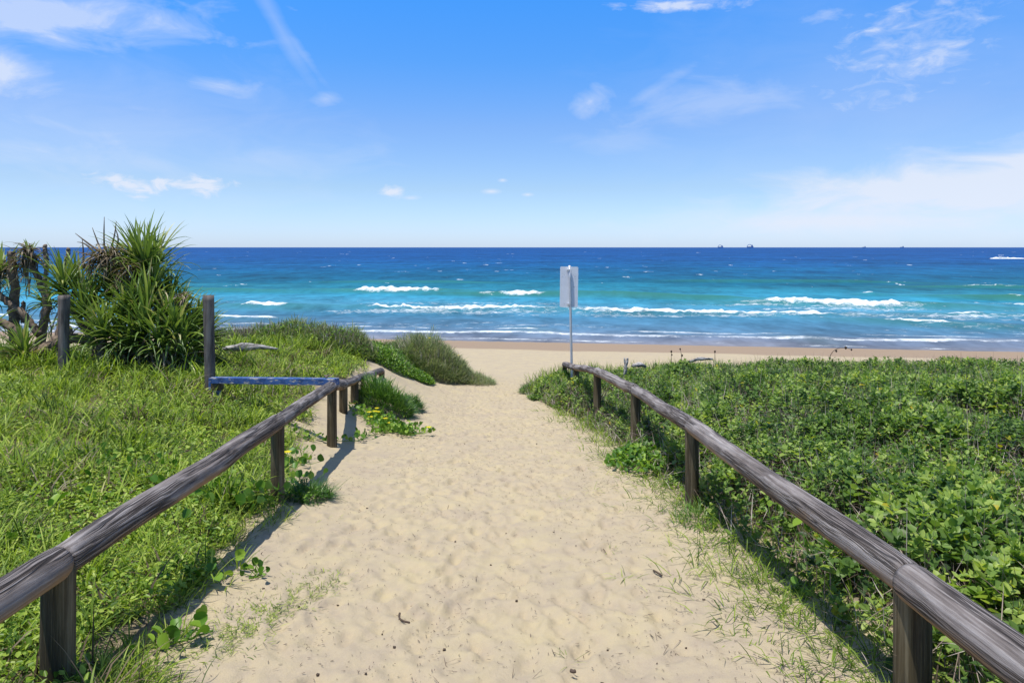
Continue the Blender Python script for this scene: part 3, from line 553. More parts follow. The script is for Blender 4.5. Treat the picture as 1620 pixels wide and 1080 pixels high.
pandanus('pandanus_tree', 'sparse leaning pandanus with bare ringed trunks and shaggy dead heads at the far left edge', (40, 570, Yr),
    [(47, 408, Yr, 14, .5, 0, 0, .9), (2, 425, Yr, 20, .7, -.1, 0, .8), (37, 553, Yr-1.0, 40, .62, -.05, -.15, 1.1), (-25, 470, Yr, 34, .8, 0, 0, .9), (-40, 540, Yr-.8, 36, .8, 0, 0, 1), (70, 470, Yr+.5, 26, .5, .1, 0, .9)],
    [([(22, 545, Yr), (21, 500, Yr), (23, 450, Yr), (18, 398, Yr)], .075, .06), ([(60, 560, Yr), (68, 515, Yr), (77, 480, Yr), (64, 450, Yr), (48, 412, Yr)], .08, .045),
     ([(62, 530, Yr-.1), (33, 491, Yr-.1), (13, 480, Yr-.1), (-12, 455, Yr-.1)], .055, .045), ([(48, 560, Yr-.3), (22, 520, Yr-.3), (-15, 500, Yr-.3)], .07, .055),
     ([(36, 575, Yr-.9), (50, 560, Yr-.7), (71, 549, Yr-.4), (93, 535, Yr-.3), (110, 520, Yr)], .08, .06), ([(74, 425, Yr), (73, 405, Yr), (71, 388, Yr)], .035, .032), ([(102, 425, Yr+.2), (106, 408, Yr+.2), (109, 393, Yr+.2)], .035, .03), ([(74, 425, Yr), (70, 450, Yr), (76, 478, Yr)], .03, .04), ([(102, 425, Yr+.2), (100, 460, Yr), (92, 535, Yr-.2)], .035, .045),
     ([(38, 510, Yr), (36, 495, Yr), (38, 478, Yr)], .045, .03), ([(-30, 560, Yr), (-28, 500, Yr), (-25, 470, Yr)], .07, .05)],
    deadheads=[(46, 402, Yr, .55), (42, 396, Yr-.1, .4), (52, 410, Yr, .5), (8, 425, Yr, .45), (36, 415, Yr, .5), (-3, 440, Yr, .5), (30, 560, Yr-.9, .5)])
# ------------------------------------------------------------------ vegetation stuff
def scatter(n, x0, x1, y0, y1): return rng.uniform(x0, x1, n), rng.uniform(y0, y1, n)
def infov(x, y, m=2.5): return np.abs(x) < .736*np.clip(y, 0, None)+2.5
def colz(n, lo=0., hi=.9): return rng.uniform(lo, hi, n)
def leftmask(x, y):
    e = edgeL(y)+(fbm(x*2.2, y*2.2, 3)-.5)*.9; return x < e
grass = MB(); cover = MB(); dryg = MB(); greyg = MB()
# left bank: dense grass, three distance bands
for (y0, y1, dens, L0, L1, W) in ((1.2, 5, 4200, .05, .15, .0085), (5, 9, 2300, .08, .2, .0125), (9, 19.8, 1150, .10, .24, .017)):
    x0 = -(.736*y1+2.5); area = (-1.3-x0)*(y1-y0); x, y = scatter(int(dens*area), x0, -1.3, y0, y1)
    k = leftmask(x, y) & infov(x, y); x, y = x[k], y[k]
    tuft = fbm(x*2.0, y*2.0, 14, 3); patch = fbm(x*.8, y*.8, 15, 3); n = len(x)
    keep = rng.random(n) < np.clip(.35+1.6*(tuft-.3), .15, 1); x, y, tuft, patch = x[keep], y[keep], tuft[keep], patch[keep]; n = len(x)
    hf = .6+1.3*sstep(.4, .75, tuft)
    Ls = rng.uniform(L0, L1, n)*hf*(1+.8*(rng.random(n) < .05)); dry = rng.random(n) < (.09+.35*sstep(.5, .7, patch))
    tilt = np.abs(rng.normal(.75, .4, n)); bend = rng.uniform(.2, 2.0, n); az = rng.uniform(0, 2*PI, n)
    P = P3(x, y, rng.random(n)*.05*hf)
    rn = np.clip(colz(n, .0, .95)*.8+.5*(.5-tuft)+.1, 0, .9)
    g_ = ~dry; blades(grass, P[g_], Ls[g_], W*rng.uniform(.6, 1.3, g_.sum()), az[g_], tilt[g_], bend[g_], rn[g_])
    blades(dryg, P[dry], Ls[dry]*.9, W*.7, az[dry], tilt[dry]+.3, bend[dry], rng.random(dry.sum()))
for q in range(900):                       # taller tufts standing out of the turf
    yc = 2.2+rng.random()**.8*15; xc = edgeL(yc)-rng.random()*(.74*yc+.8-1.5); L_ = rng.uniform(.14, .34); n = rng.integers(8, 34)
    x = xc+rng.normal(0, .06, n); y = yc+rng.normal(0, .06, n); c_ = rng.uniform(0, .75)
    blades(dryg if rng.random() < .16 else grass, P3(x, y, .02), L_*rng.uniform(.5, 1.1, n), rng.uniform(.006, .010)+.0006*yc, rng.uniform(0, 2*PI, n), np.abs(rng.normal(.5, .3, n)), rng.uniform(.2, 1.9, n), np.clip(c_+rng.normal(0, .12, n), 0, .92))
# small oval leaves creeping through the grass (dense nearest the camera)
for (y0, y1, dens, L) in ((1.2, 5, 2600, .034), (5, 9, 800, .042), (9, 19, 550, .05)):
    x0 = -(.736*y1+2.5); area = (-1.3-x0)*(y1-y0); x, y = scatter(int(dens*area), x0, -1.3, y0, y1); k = leftmask(x, y) & infov(x, y); x, y = x[k], y[k]
    p_ = fbm(x*1.1, y*1.1, 25, 3); k = rng.random(len(x)) < sstep(.35, .6, p_); x, y = x[k], y[k]; n = len(x)
    az = rng.uniform(0, 2*PI, n); el = rng.uniform(-.2, .9, n); A = np.stack([np.cos(az)*np.cos(el), np.sin(az)*np.cos(el), np.sin(el)], 1)
    Nn = np.stack([rng.normal(0, .35, n), rng.normal(-.1, .35, n), np.ones(n)], 1)
    inst(cover, LEAF, P3(x, y, rng.random(n)*.11+.01), A, Nn, L*rng.uniform(.7, 1.3, n), L*.55*rng.uniform(.8, 1.2, n), colz(n, 0, 1))
tag(grass.build('bank_grass', M['grass']), 'bright green grass covering the left dune bank', 'grass', kind='stuff')
tag(cover.build('ground_cover', M['cover']), 'small oval yellow green leaves creeping low through the left grass', 'ground cover', kind='stuff')
# scrub on the right: shoots with opposite leaves through an uneven canopy
def scrubH(x, y):
    e = edgeR(y)+(fbm(x*1.5, y*1.5, 5)-.5)*.35
    top = np.interp(y, [2, 5, 8, 12, 15, 17, 18.5, 19.3], [.52, .58, .68, .68, .60, .5, .34, .15])
    lump = .52+.68*fbm(x*.9, y*.9, 60, 3)+.75*(fbm(x*2.3, y*2.3, 61, 2)-.5)
    return top*lump*np.interp(x-e, [0, .1, .35, .9], [.15, .5, .85, 1]), x-e
scrub = MB(); twig = MB(); yl = MB()
for (y0, y1, dens, Ls) in ((1.3, 4.2, 760, .054), (4.2, 7.5, 620, .052), (7.5, 12, 480, .051), (12, 19.3, 360, .054)):
    x1 = .736*y1+2.5; x, y = scatter(int(dens*(x1-.2)*(y1-y0)), .2, x1, y0, y1)
    h, dd = scrubH(x, y); gap = fbm(x*3.2, y*3.2, 62, 2)
    k = (dd > 0) & infov(x, y, 1.5) & (rng.random(len(x)) < .45+.75*sstep(.32, .55, gap)) & ~((y > 17.3) & (rng.random(len(x)) < .4))
    bare = fbm(x*.75+9, y*.75, 66, 3); k &= rng.random(len(x)) > .7*sstep(.58, .70, bare)
    x, y, h, gap = x[k], y[k], h[k], gap[k]; n = len(x); dep = rng.exponential(.09, n); zt = np.clip(h-dep, .02, None)*np.where(rng.random(n) < .3, rng.uniform(.1, .9, n), 1)
    sl = rng.uniform(.06, .13, n); ax = norm(np.stack([rng.normal(0, .35, n), rng.normal(-.1, .35, n), np.ones(n)], 1)); tip = P3(x, y, zt); az0 = rng.uniform(0, 2*PI, n); pt_ = fbm(x*1.3, y*1.3, 75, 3); pz_ = .88+.28*sstep(.38, .62, fbm(x*1.7+4, y*1.7, 77, 3)); c0 = np.clip(rng.uniform(0, 1.05, n)-.14+.6*(pt_-.5), 0, 1)
    npair = 4
    for q in range(npair):
        for sgn in (0, PI):
            az = az0+q*PI/2+sgn+rng.normal(0, .25, n); el = np.array([.95, .55, .2, -.05])[q]+rng.normal(0, .28, n)
            A = np.stack([np.cos(az)*np.cos(el), np.sin(az)*np.cos(el), np.sin(el)], 1)+ax*.15; Nn = ax*1.0+np.stack([rng.normal(0, .3, n), rng.normal(0, .3, n), .3*np.ones(n)], 1)-A*.2
            L = Ls*pz_*np.array([.55, .9, 1.1, 1.15])[q]*rng.uniform(.7, 1.25, n); P = tip-ax*(sl*q/3)[:, None]
            rn = np.clip(c0*.75+.25*rng.random(n)+np.array([.1, .03, 0, -.05])[q], 0, .95)
            ye = rng.random(n) < (.004+.02*(gap < .4))
            inst(scrub, LEAF, P[~ye], A[~ye], Nn[~ye], L[~ye], (L*.66)[~ye], rn[~ye]); inst(yl, LEAF, P[ye], A[ye], Nn[ye], L[ye]*1.1, L[ye]*.8, rng.random(ye.sum()))
    m_ = int(n*1.1); s = rng.integers(0, n, m_); az = rng.uniform(0, 2*PI, m_)
    blades(twig, P3(x[s]+rng.normal(0, .05, m_), y[s]+rng.normal(0, .05, m_), 0), np.clip(h[s]*rng.uniform(.6, 1.25, m_), .08, None), .005+.0006*y[s], az, rng.uniform(.05, .6, m_), rng.uniform(-.3, .6, m_), rng.random(m_), ts=(0, .5, .95, 1))
    blades(twig, P3(x[s]+rng.normal(0, .1, m_), y[s]+rng.normal(0, .1, m_), h[s]*rng.uniform(.1, .8, m_)), rng.uniform(.1, .3, m_), .0035+.0003*y[s], az+1, rng.uniform(1.0, 2.0, m_), rng.uniform(-.5, .5, m_), rng.random(m_), ts=(0, .5, .95, 1))
tag(scrub.build('coastal_scrub', M['scrub']), 'dense dark green leafy scrub filling the dune right of the path', 'scrub', kind='stuff')
tag(twig.build('scrub_twigs', M['twig']), 'brown and grey twigs inside the right hand scrub', 'twigs', kind='stuff')
tag(yl.build('yellowed_leaves', M['yellow_leaf']), 'scattered yellow leaves among the right hand scrub', 'leaves', kind='stuff')
# grass poking out of the far crest of the scrub and along the foot of the right fence
eg = MB(); twig2 = MB()
x, y = scatter(19000, .3, 16, 14.8, 19.0); h, dd = scrubH(x, y); k = (dd > 0) & infov(x, y, 1.5) & (rng.random(len(x)) < sstep(14.8, 18, y)*1.0) & (fbm(x*1.1, y*1.1, 70) > .40); x, y, h = x[k], y[k], h[k]; n = len(x)
blades(eg, P3(x, y, h*.5), rng.uniform(.2, .5, n), .013, rng.uniform(0, 2*PI, n), np.abs(rng.normal(.25, .2, n)), rng.uniform(.1, .8, n), np.clip(rng.random(n)*.8, 0, .9))
def edge_tufts(xc, yc, n, rad, L, W, mbx, lo=0, hi=.9, tl=.6, bd=(.3, 1.3)):
    x = xc+rng.normal(0, rad, n); y = yc+rng.normal(0, rad, n); az = np.arctan2(y-yc, x-xc)+rng.normal(0, .5, n)
    blades(mbx, P3(x, y, 0), L*rng.uniform(.5, 1.15, n), W*rng.uniform(.6, 1.3, n), az, np.abs(rng.normal(tl, .3, n)), rng.uniform(*bd, n), rng.uniform(lo, hi, n))
for q in range(760):
    yc = 1.8+rng.random()**1.9*12; xc = edgeR(yc)+rng.normal(-.02, .2)
    edge_tufts(xc, yc, rng.integers(3, 13), .06, .10+.12*rng.random(), .0045+.0005*yc, eg, 0, .62, .7, (.3, 1.8))
for q in range(150):
    yc = 2.6+rng.random()**1.5*6; xc = edgeR(yc)-rng.exponential(.22); edge_tufts(xc, yc, rng.integers(4, 11), .03, .07+.05*rng.random(), .004, eg, .0, .98, 1.1)
for q in range(520):
    yc = 2.0+rng.random()**1.5*9; sd = rng.random() < .6; xc = edgeR(yc)-rng.exponential(.22)+.1 if sd else edgeL(yc)+rng.exponential(.13)-.08
    edge_tufts(xc, yc, rng.integers(2, 7), .05, .05+.05*rng.random(), .003+.0003*yc, twig2 if rng.random() < .6 else eg, 0, .8, 1.35, (.1, .6))
for q in range(200):
    yc = 2.3+rng.random()**1.3*6.5; xc = edgeL(yc)+rng.normal(.02, .13); edge_tufts(xc, yc, rng.integers(10, 26), .035, .1+.07*rng.random(), .005+.0003*yc, eg)
for q in range(150):
    t = rng.random(); xc, yc = -1.42+.33*t+rng.normal(0, .07), 3.1+1.0*t+rng.normal(0, .1); edge_tufts(xc, yc, 9, .04, .05, .0035, eg, 0, .8, 1.1)
tag(twig2.build('dead_runners', M['twig']), 'thin dead brown runners lying on the sand at the path edges', 'dead grass', kind='stuff')
tag(eg.build('path_edge_grass', M['grass']), 'loose grass tufts along both edges of the sand path', 'grass', kind='stuff')
# ridge and far mound grasses
def grasscap(mbx, cx, cy, rx, ry, n, L, W, hfun, lo=0, hi=1, tl=.35, thr=1.0, rot=0):
    a = rng.uniform(0, 2*PI, n); r = np.sqrt(rng.random(n)); x = cx+rx*r*np.cos(a); y = cy+ry*r*np.sin(a)
    blades(mbx, P3(x, y, hfun(x, y)), L*rng.uniform(.5, 1.1, n), W*rng.uniform(.7, 1.2, n), rng.uniform(0, 2*PI, n)*.0+rng.normal(.3, 1.6, n), np.abs(rng.normal(tl, .3, n)), rng.uniform(.1, 1.0, n), rng.uniform(lo, hi, n))
dome = lambda cx, cy, rx, ry, h: (lambda x, y: h*np.clip(1-((x-cx)/rx)**2-((y-cy)/ry)**2, 0, 1)**.6*rng.uniform(.3, 1, np.shape(x)))
for q in range(260):
    yc = 2.3+rng.random()**1.2*8; xc = edgeL(yc)+rng.normal(-.1, .14); edge_tufts(xc, yc, rng.integers(4, 12), .06, .07+.05*rng.random(), .007, dryg, 0, 1, 1.2)
tag(dryg.build('dry_grass', M['dryleaf']), 'straw coloured dead blades mixed through the left bank grass', 'dry grass', kind='stuff')
def bush(name, label, cat, cx, cy, rx, ry, h, n, L, W, mat, lo=0, hi=1, tl=.35, flowers=0, leaf=None, nleaf=0, group=None, dead=0):
    root = empty(name, (cx, cy, float(H(cx, cy)))); tag(root, label, cat, group); o_ = np.array(root.location)
    mb = MB(); hf = dome(cx, cy, rx, ry, h); a = rng.uniform(0, 2*PI, n); r = np.sqrt(rng.random(n)); x = cx+rx*r*np.cos(a); y = cy+ry*r*np.sin(a)
    lob = .35+1.25*fbm(x*3.2, y*3.2, 80, 3)
    out = np.arctan2(y-cy, x-cx)+rng.normal(0, .9, n)
    blades(mb, P3(x, y, hf(x, y)*lob)-o_, L*rng.uniform(.35, 1.0, n)*(1+.7*(rng.random(n) < .08)), W*rng.uniform(.6, 1.5, n), out, np.abs(rng.normal(tl, .42, n))+.5*r, rng.uniform(.0, .9, n), rng.uniform(lo, hi, n))
    mb.build('blades', mat, root)
    if nleaf:
        mb = MB(); a = rng.uniform(0, 2*PI, nleaf); r = np.sqrt(rng.random(nleaf)); x = cx+rx*r*np.cos(a); y = cy+ry*r*np.sin(a)
        az = rng.uniform(0, 2*PI, nleaf); el = rng.uniform(-.1, 1.0, nleaf); A = np.stack([np.cos(az)*np.cos(el), np.sin(az)*np.cos(el), np.sin(el)], 1); Nn = np.stack([rng.normal(0, .4, nleaf), rng.normal(-.15, .4, nleaf), np.ones(nleaf)], 1)
        inst(mb, LEAF, P3(x, y, hf(x, y)*lob.mean()+.03)-o_, A, Nn, leaf*rng.uniform(.7, 1.2, nleaf), leaf*.6, rng.random(nleaf)); mb.build('leaves', M['vine'], root)
    if dead:
        mb = MB(); s = rng.integers(0, n, dead); xx = cx+rx*.95*np.cos(a[s % len(a)])*np.sqrt(rng.random(dead)); yy_ = cy+ry*.95*np.sin(a[s % len(a)])*np.sqrt(rng.random(dead))
        blades(mb, P3(xx, yy_, hf(xx, yy_))-o_, L*1.1, W*.7, rng.uniform(0, 2*PI, dead), np.abs(rng.normal(.3, .25, dead)), rng.uniform(-.2, .5, dead), rng.random(dead)); tag(mb.build('dead_stems', M['twig'], root), kind='stuff')
    for q in range(flowers):
        t = rng.uniform(0, 2*PI); r = rng.uniform(0, .8); fx, fy = cx+rx*r*math.cos(t), cy+ry*r*math.sin(t)-.1
        flower(root, fx, fy, float(H(fx, fy))+h*max(0, 1-r*r)**.6+.06, .04)
    return root
def flower(root, x, y, z, s):
    mb = MB(); az = np.arange(5)*2*PI/5+rng.random(); A = np.stack([np.cos(az), np.sin(az), .35+0*az], 1)
    inst(mb, LEAF, np.tile(np.array([x, y, z])-np.array(root.location), (5, 1)), A, np.stack([-np.cos(az)*.3, -np.sin(az)*.3, 1+0*az], 1), s, s*.95, rng.random(5))
    mb.build('flower', M['petal'], root)
bush('dune_tussock', 'broad grey green grass mound at the far left mouth of the path', 'tussock', -2.25, 18.6, 1.2, 1.3, .85, 22000, .2, .011, M['grey_grass'], 0, .95, .3, flowers=4, group='grassy dune mounds', dead=1200)
bush('dune_tussock', 'thin grey grass tail trailing from the far mound towards the path centre', 'tussock', -1.25, 18.7, .8, .75, .22, 5200, .16, .009, M['grey_grass'], .2, 1, .5, group='grassy dune mounds', dead=300)
bush('dune_shrub', 'leafy green dune shrub between the left ridge and the far grey mound', 'shrub', -3.35, 18.0, 1.3, 1.4, .42, 4500, .22, .013, M['dark_tuft'], .2, 1, .4, leaf=.07, nleaf=9000, flowers=2, group='grassy dune mounds', dead=300)
bush('dune_shrub', 'low green shrub on the sandy slope just beyond the end of the left rail', 'shrub', -2.95, 16.6, .65, .9, .3, 1800, .16, .011, M['dark_tuft'], .2, 1, .5, leaf=.06, nleaf=4200, group='grassy dune mounds', dead=250)
bush('dune_shrub', 'mixed dark shrub capping the crest of the left ridge', 'shrub', -5.1, 16.2, 1.6, .8, .4, 5500, .2, .012, M['grey_grass'], 0, .9, .3, leaf=.06, nleaf=3500, group='grassy dune mounds', dead=900)
bush('dune_shrub', 'greyish twiggy shrub at the right shoulder of the left ridge', 'shrub', -3.85, 16.0, .8, .8, .5, 5000, .18, .012, M['grey_grass'], 0, .8, .3, leaf=.055, nleaf=1600, group='grassy dune mounds', dead=900)
bush('dune_shrub', 'brown twiggy tuft on the ridge beside the pandanus', 'shrub', -6.3, 15.6, .6, .6, .3, 900, .22, .011, M['grey_grass'], 0, .8, .3, leaf=.06, nleaf=500, group='grassy dune mounds', dead=1200)
bush('grass_clump', 'rounded spiky green clump in front of the far left rail end', 'grass clump', -2.18, 11.9, .46, .42, .42, 3600, .24, .011, M['dark_tuft'], .15, 1, .35, group='green clumps beside the left fence')
bush('grass_clump', 'small dark clump on the sand right of the rounded spiky clump', 'grass clump', -1.86, 12.7, .24, .26, .24, 1300, .16, .010, M['dark_tuft'], 0, .6, .4, group='green clumps beside the left fence')
bush('grass_clump', 'low leafy green patch against the foot of the far grey mound', 'grass clump', -2.3, 16.9, .42, .5, .16, 500, .12, .010, M['dark_tuft'], .3, 1, .6, leaf=.055, nleaf=2600, flowers=2, group='green clumps beside the left fence')
bush('grass_clump', 'dark spiky tuft at the foot of the second left fence post', 'grass clump', -1.72, 5.85, .2, .22, .05, 900, .17, .006, M['dark_tuft'], 0, .7, .6, leaf=.03, nleaf=240, group='green clumps beside the left fence')
bush('dune_tussock', 'grey green grassy tip of the scrub at the right mouth of the path', 'tussock', .95, 16.9, .75, .9, .25, 5200, .17, .011, M['grey_grass'], 0, .8, .45, leaf=.055, nleaf=2600, group='grassy dune mounds', dead=300)
bush('grass_clump', 'bright green trailing patch at the tip edge below the far right fence posts', 'grass clump', .85, 15.6, .5, .55, .08, 500, .12, .010, M['dark_tuft'], .3, 1, .7, leaf=.05, nleaf=1500, group='green clumps beside the right fence')
bush('grass_clump', 'glossy leafy clump at the foot of the third right fence post', 'grass clump', 1.5, 7.4, .45, .7, .2, 300, .14, .008, M['dark_tuft'], .3, 1, .6, leaf=.07, nleaf=900, group='green clumps beside the right fence')
bush('grass_clump', 'long grassy tuft at the foot of the second right fence post', 'grass clump', 1.42, 5.25, .18, .25, .03, 260, .2, .006, M['dark_tuft'], .3, .98, .6, group='green clumps beside the right fence')
bush('grass_clump', 'long grassy tuft at the foot of the nearest left fence post', 'grass clump', -1.62, 2.75, .2, .22, .03, 480, .17, .006, M['grass'], .1, .95, .55, group='green clumps beside the left fence')
# creeping vines with round leaves
def vine(label, pts, n, L, flowers=0, spread=.12, up=.12, stem=True):
    pts = [(x, y) for x, y in pts]; root = empty('beach_vine', (pts[0][0], pts[0][1], float(H(*pts[0])))); tag(root, label, 'creeping vine', 'round leaved beach vines'); o_ = np.array(root.location)
    Q = resample([(x, y, 0) for x, y in pts], 40); Q[:, :2] += (np.stack([fbm(Q[:, 0]*5, Q[:, 1]*5, 3), fbm(Q[:, 1]*5, Q[:, 0]*5, 8)], 1)-.5)*.1
    Q[:, 2] = H(Q[:, 0], Q[:, 1])+.018; mb = MB(); v, f = tube(Q-o_, .0045, 6); mb.add(v, f, .6)
    s = rng.integers(0, 40, n); b = Q[s]+np.c_[rng.normal(0, spread, n), rng.normal(0, spread, n), np.zeros(n)]; b[:, 2] = H(b[:, 0], b[:, 1]); hz = rng.uniform(.3, 1.1, n)*up; top = b+np.c_[rng.normal(0, .03, n), rng.normal(0, .03, n), hz+.015]
    for i in range(n):
        v, f = tube(np.array([Q[s[i]], b[i]*.7+Q[s[i]]*.3+[0, 0, .03], top[i]])-o_, .0022, 5); mb.add(v, f, .7)
    mb.build('stem', M['vine'], root)
    lf = MB(); az = rng.uniform(0, 2*PI, n); el = rng.uniform(.0, 1.35, n); A = np.stack([np.cos(az)*np.cos(el), np.sin(az)*np.cos(el), np.sin(el)], 1); Nn = np.stack([rng.normal(0, .7, n), rng.normal(-.35, .6, n), .7*np.ones(n)], 1)
    Ls = L*rng.uniform(.65, 1.15, n); inst(lf, RND, top-o_, A, Nn, Ls, Ls*.98, rng.uniform(.1, 1, n)); lf.build('leaves', M['vine'], root)
    for q in range(flowers):
        i = rng.integers(0, n); flower(root, b[i, 0], b[i, 1], float(H(b[i, 0], b[i, 1]))+up+.05, .045)
vine('vine mat with yellow flowers on the sand right of the left fence', [(-2.35, 11.0), (-2.0, 10.7), (-1.75, 10.3), (-1.45, 10.0)], 420, .062, 9, .17, .09)
vine('thin vine runner trailing on sand beside the third left post', [(-1.75, 10.1), (-1.95, 9.6), (-2.05, 9.0), (-2.3, 8.7), (-2.6, 8.4)], 60, .07, 0, .07, .05)
vine('vine with big round leaves between the second and third left posts', [(-2.0, 5.9), (-1.95, 6.3), (-2.15, 6.7), (-2.3, 7.4)], 50, .075, 1, .12, .09)
vine('clump of big bright leaves left of the second left post', [(-2.35, 5.3), (-2.2, 5.5), (-2.0, 5.3), (-2.15, 5.0)], 80, .078, 0, .15, .13)
vine('upright big leaves rising from the fence shadow between the two nearest left posts', [(-1.85, 3.7), (-1.75, 3.85), (-1.68, 4.0)], 18, .07, 0, .09, .08)
vine('five big leaves on the sand edge just right of the nearest left post', [(-1.62, 3.1), (-1.52, 3.2), (-1.45, 3.3)], 14, .068, 0, .06, .07)
vine('little bright vine sprig on the sand past the fence shadow', [(-1.52, 3.95), (-1.45, 4.05)], 12, .05, 0, .04, .05)
vine('scattered round leaves in the grass above the nearest left rail', [(-3.4, 4.3), (-3.0, 4.7), (-2.9, 5.4), (-3.4, 5.9)], 60, .07, 0, .3, .12)
vine('round leaves in the grass at the left edge of the picture', [(-3.6, 3.9), (-3.2, 3.9), (-2.9, 3.8)], 60, .065, 0, .2, .12)
vine('broad glossy leaves drooping under the near right rail', [(1.9, 3.6), (1.95, 4.3), (1.9, 5.0)], 90, .06, 0, .14, .26)
vine('vine sprigs creeping onto the sand by the third right post', [(1.42, 7.6), (1.2, 7.5), (1.05, 7.6)], 22, .06, 0, .06, .05)
# ------------------------------------------------------------------ litter
lt = MB(); n = 22000
x = np.concatenate([rng.normal(0, 1.0, n//2), rng.normal(1.15, .35, n//4), rng.normal(-1.35, .35, n-n//2-n//4)]); y = 2.3+rng.random(n)**1.5*17
k = (x > edgeL(y)) & (x < edgeR(y)+.2) & (rng.random(n) < .3+1.0*sstep(.45, .65, fbm(x*2.5, y*2.5, 33, 2))); x, y = x[k], y[k]; n = len(x)
i = np.clip(np.searchsorted(gx, x), 1, len(gx)-1); j = np.clip(np.searchsorted(gy, y), 1, len(gy)-1); zg = Z[j, i]
az = rng.uniform(0, 2*PI, n)
P = np.stack([x, y, zg+.006], 1); blades(lt, P, rng.uniform(.006, .022, n)*(1+2.5*(rng.random(n) < .07)), rng.uniform(.5, 1.3, n)*(.0028+.0003*y), az, PI/2-.15+rng.normal(0, .1, n), rng.uniform(-.1, .4, n), rng.random(n)*.35)
for q in range(150):
    c = [rng.normal(0, 1), 2.6+rng.random()**1.5*14, 0]; jj_ = np.searchsorted(gy, c[1]); ii_ = np.searchsorted(gx, c[0]); c[2] = Z[jj_, ii_]+.002
    s = rng.uniform(.004, .01); v, f = box(c, s*1.3, s, s*.9, None); v = v+rng.normal(0, s*.15, v.shape); lt.add(v, f, .05)
tag(lt.build('leaf_litter', M['twig']), 'tiny dark twigs and seeds scattered over the path sand', 'litter', kind='stuff')
sticks = [(('forked brown twig lying on the near path sand left of centre'), [(630, 985), (634, 968), (628, 985), (648, 988)], .005),
          (('curled dark leaf stalk on the sand at right of the near path'), [(1034, 905), (1040, 908), (1047, 913)], .006),
          (('small black seed pod lying on the near path sand at bottom centre'), [(903, 1064), (907, 1066), (910, 1065)], .008)]
for lab, pp, r in sticks:
    pts = []
    for (a, b) in pp:
        Yy = 1.9*F/(b-391)
        for _ in range(8): Yy = (CZ-float(H((a-810)/F*Yy, Yy)))*F/(b-391)
        pts.append([(a-810)/F*Yy, Yy, float(H((a-810)/F*Yy, Yy))+.012])
    pts = np.array(pts); mb = MB(); v, f = tube(resample(pts-pts[0], 10), r, 7); mb.add(v, f, .1); o = mb.build('twig', M['twig']); o.location = pts[0]; tag(o, lab, 'twig')
# ------------------------------------------------------------------ driftwood and dried stems
def gz(x, y, up): return [x, y, float(H(x, y))+up]
def dw(label, P, R, seed=1, name='driftwood'):
    P = np.array(P); mb = MB(); c = P[0].copy(); v, f = tube(resample(P-c, 24), np.interp(np.linspace(0, 1, 24), np.linspace(0, 1, len(R)), R), 14, .35, seed); mb.add(v, f); o = mb.build(name, M['drift']); o.location = c; tag(o, label, 'driftwood'); return o
dw('bleached grey driftwood log half buried in the grass right of the tall post', [at(352, 551, 12.3), at(380, 549, 12.4), at(408, 548, 12.5), at(440, 552, 12.6)], [.03, .075, .045, .012])
root = dw('forked white driftwood stub sticking up from the right scrub', [at(988, 592, 14.6), at(990, 580, 14.6), at(993, 566, 14.6)], [.03, .035, .02], 3)
mb = MB(); v, f = tube(resample(np.array([at(990, 580, 14.6), at(988, 572, 14.6), at(988, 566, 14.6)])-np.array(root.location), 8), .018, 8); mb.add(v, f); mb.build('fork', M['drift'], root)
dw('pale driftwood lying in the scrub beside the forked stub', [at(1001, 579, 14.5), at(1012, 576, 14.6), at(1022, 580, 14.7)], [.03, .05, .02], 5)
dw('long pale driftwood log along the crest of the right scrub', [at(1090, 572, 15.2), at(1108, 567, 15.4), at(1127, 568, 15.6)], [.03, .04, .02], 7)
def stem(label, pts, heads, r=.008):
    pts = np.array([at(*q) for q in pts]); c = pts[0].copy(); root = empty('dried_stem', c); tag(root, label, 'dried stem', 'dried seed stems above the scrub')
    mb = MB(); v, f = tube(resample(pts-c, 14), np.linspace(r, r*.5, 14), 6); mb.add(v, f, .2); mb.build('stalk', M['twig'], root)
    for h in heads:
        p = at(*h[:3])-c; mb = MB(); v, f = tube([p-[0, 0, h[3]], p-[0, 0, h[3]*.4], p+[0, 0, h[3]*.4], p+[0, 0, h[3]]], [.004, h[3]*.7, h[3]*.7, .004], 7); mb.add(v, f, .05); mb.build('seed_head', M['twig'], root)
stem('arching brown dried stem with dark seed pods above the scrub crest', [(1310, 582, 14.5), (1313, 560, 14.5), (1322, 551, 14.5), (1337, 549, 14.5), (1348, 553, 14.5)], [(1323, 555, 14.5, .03), (1338, 550, 14.5, .035), (1347, 553, 14.5, .025), (1313, 566, 14.5, .025)])
stem('thin upright dried stem with dark head right of the sign', [(1062, 578, 15.5), (1062, 555, 15.5)], [(1062, 556, 15.5, .03), (1063, 561, 15.5, .02)])
stem('second upright dried stem with a hooked dark head right of the sign', [(1078, 578, 15.5), (1078, 560, 15.5), (1076, 551, 15.5)], [(1076, 552, 15.5, .025), (1079, 562, 15.5, .03)])
stem('short upright dried stem above the pale crest driftwood', [(1131, 572, 15.8), (1131, 555, 15.8)], [(1131, 556, 15.8, .03)])
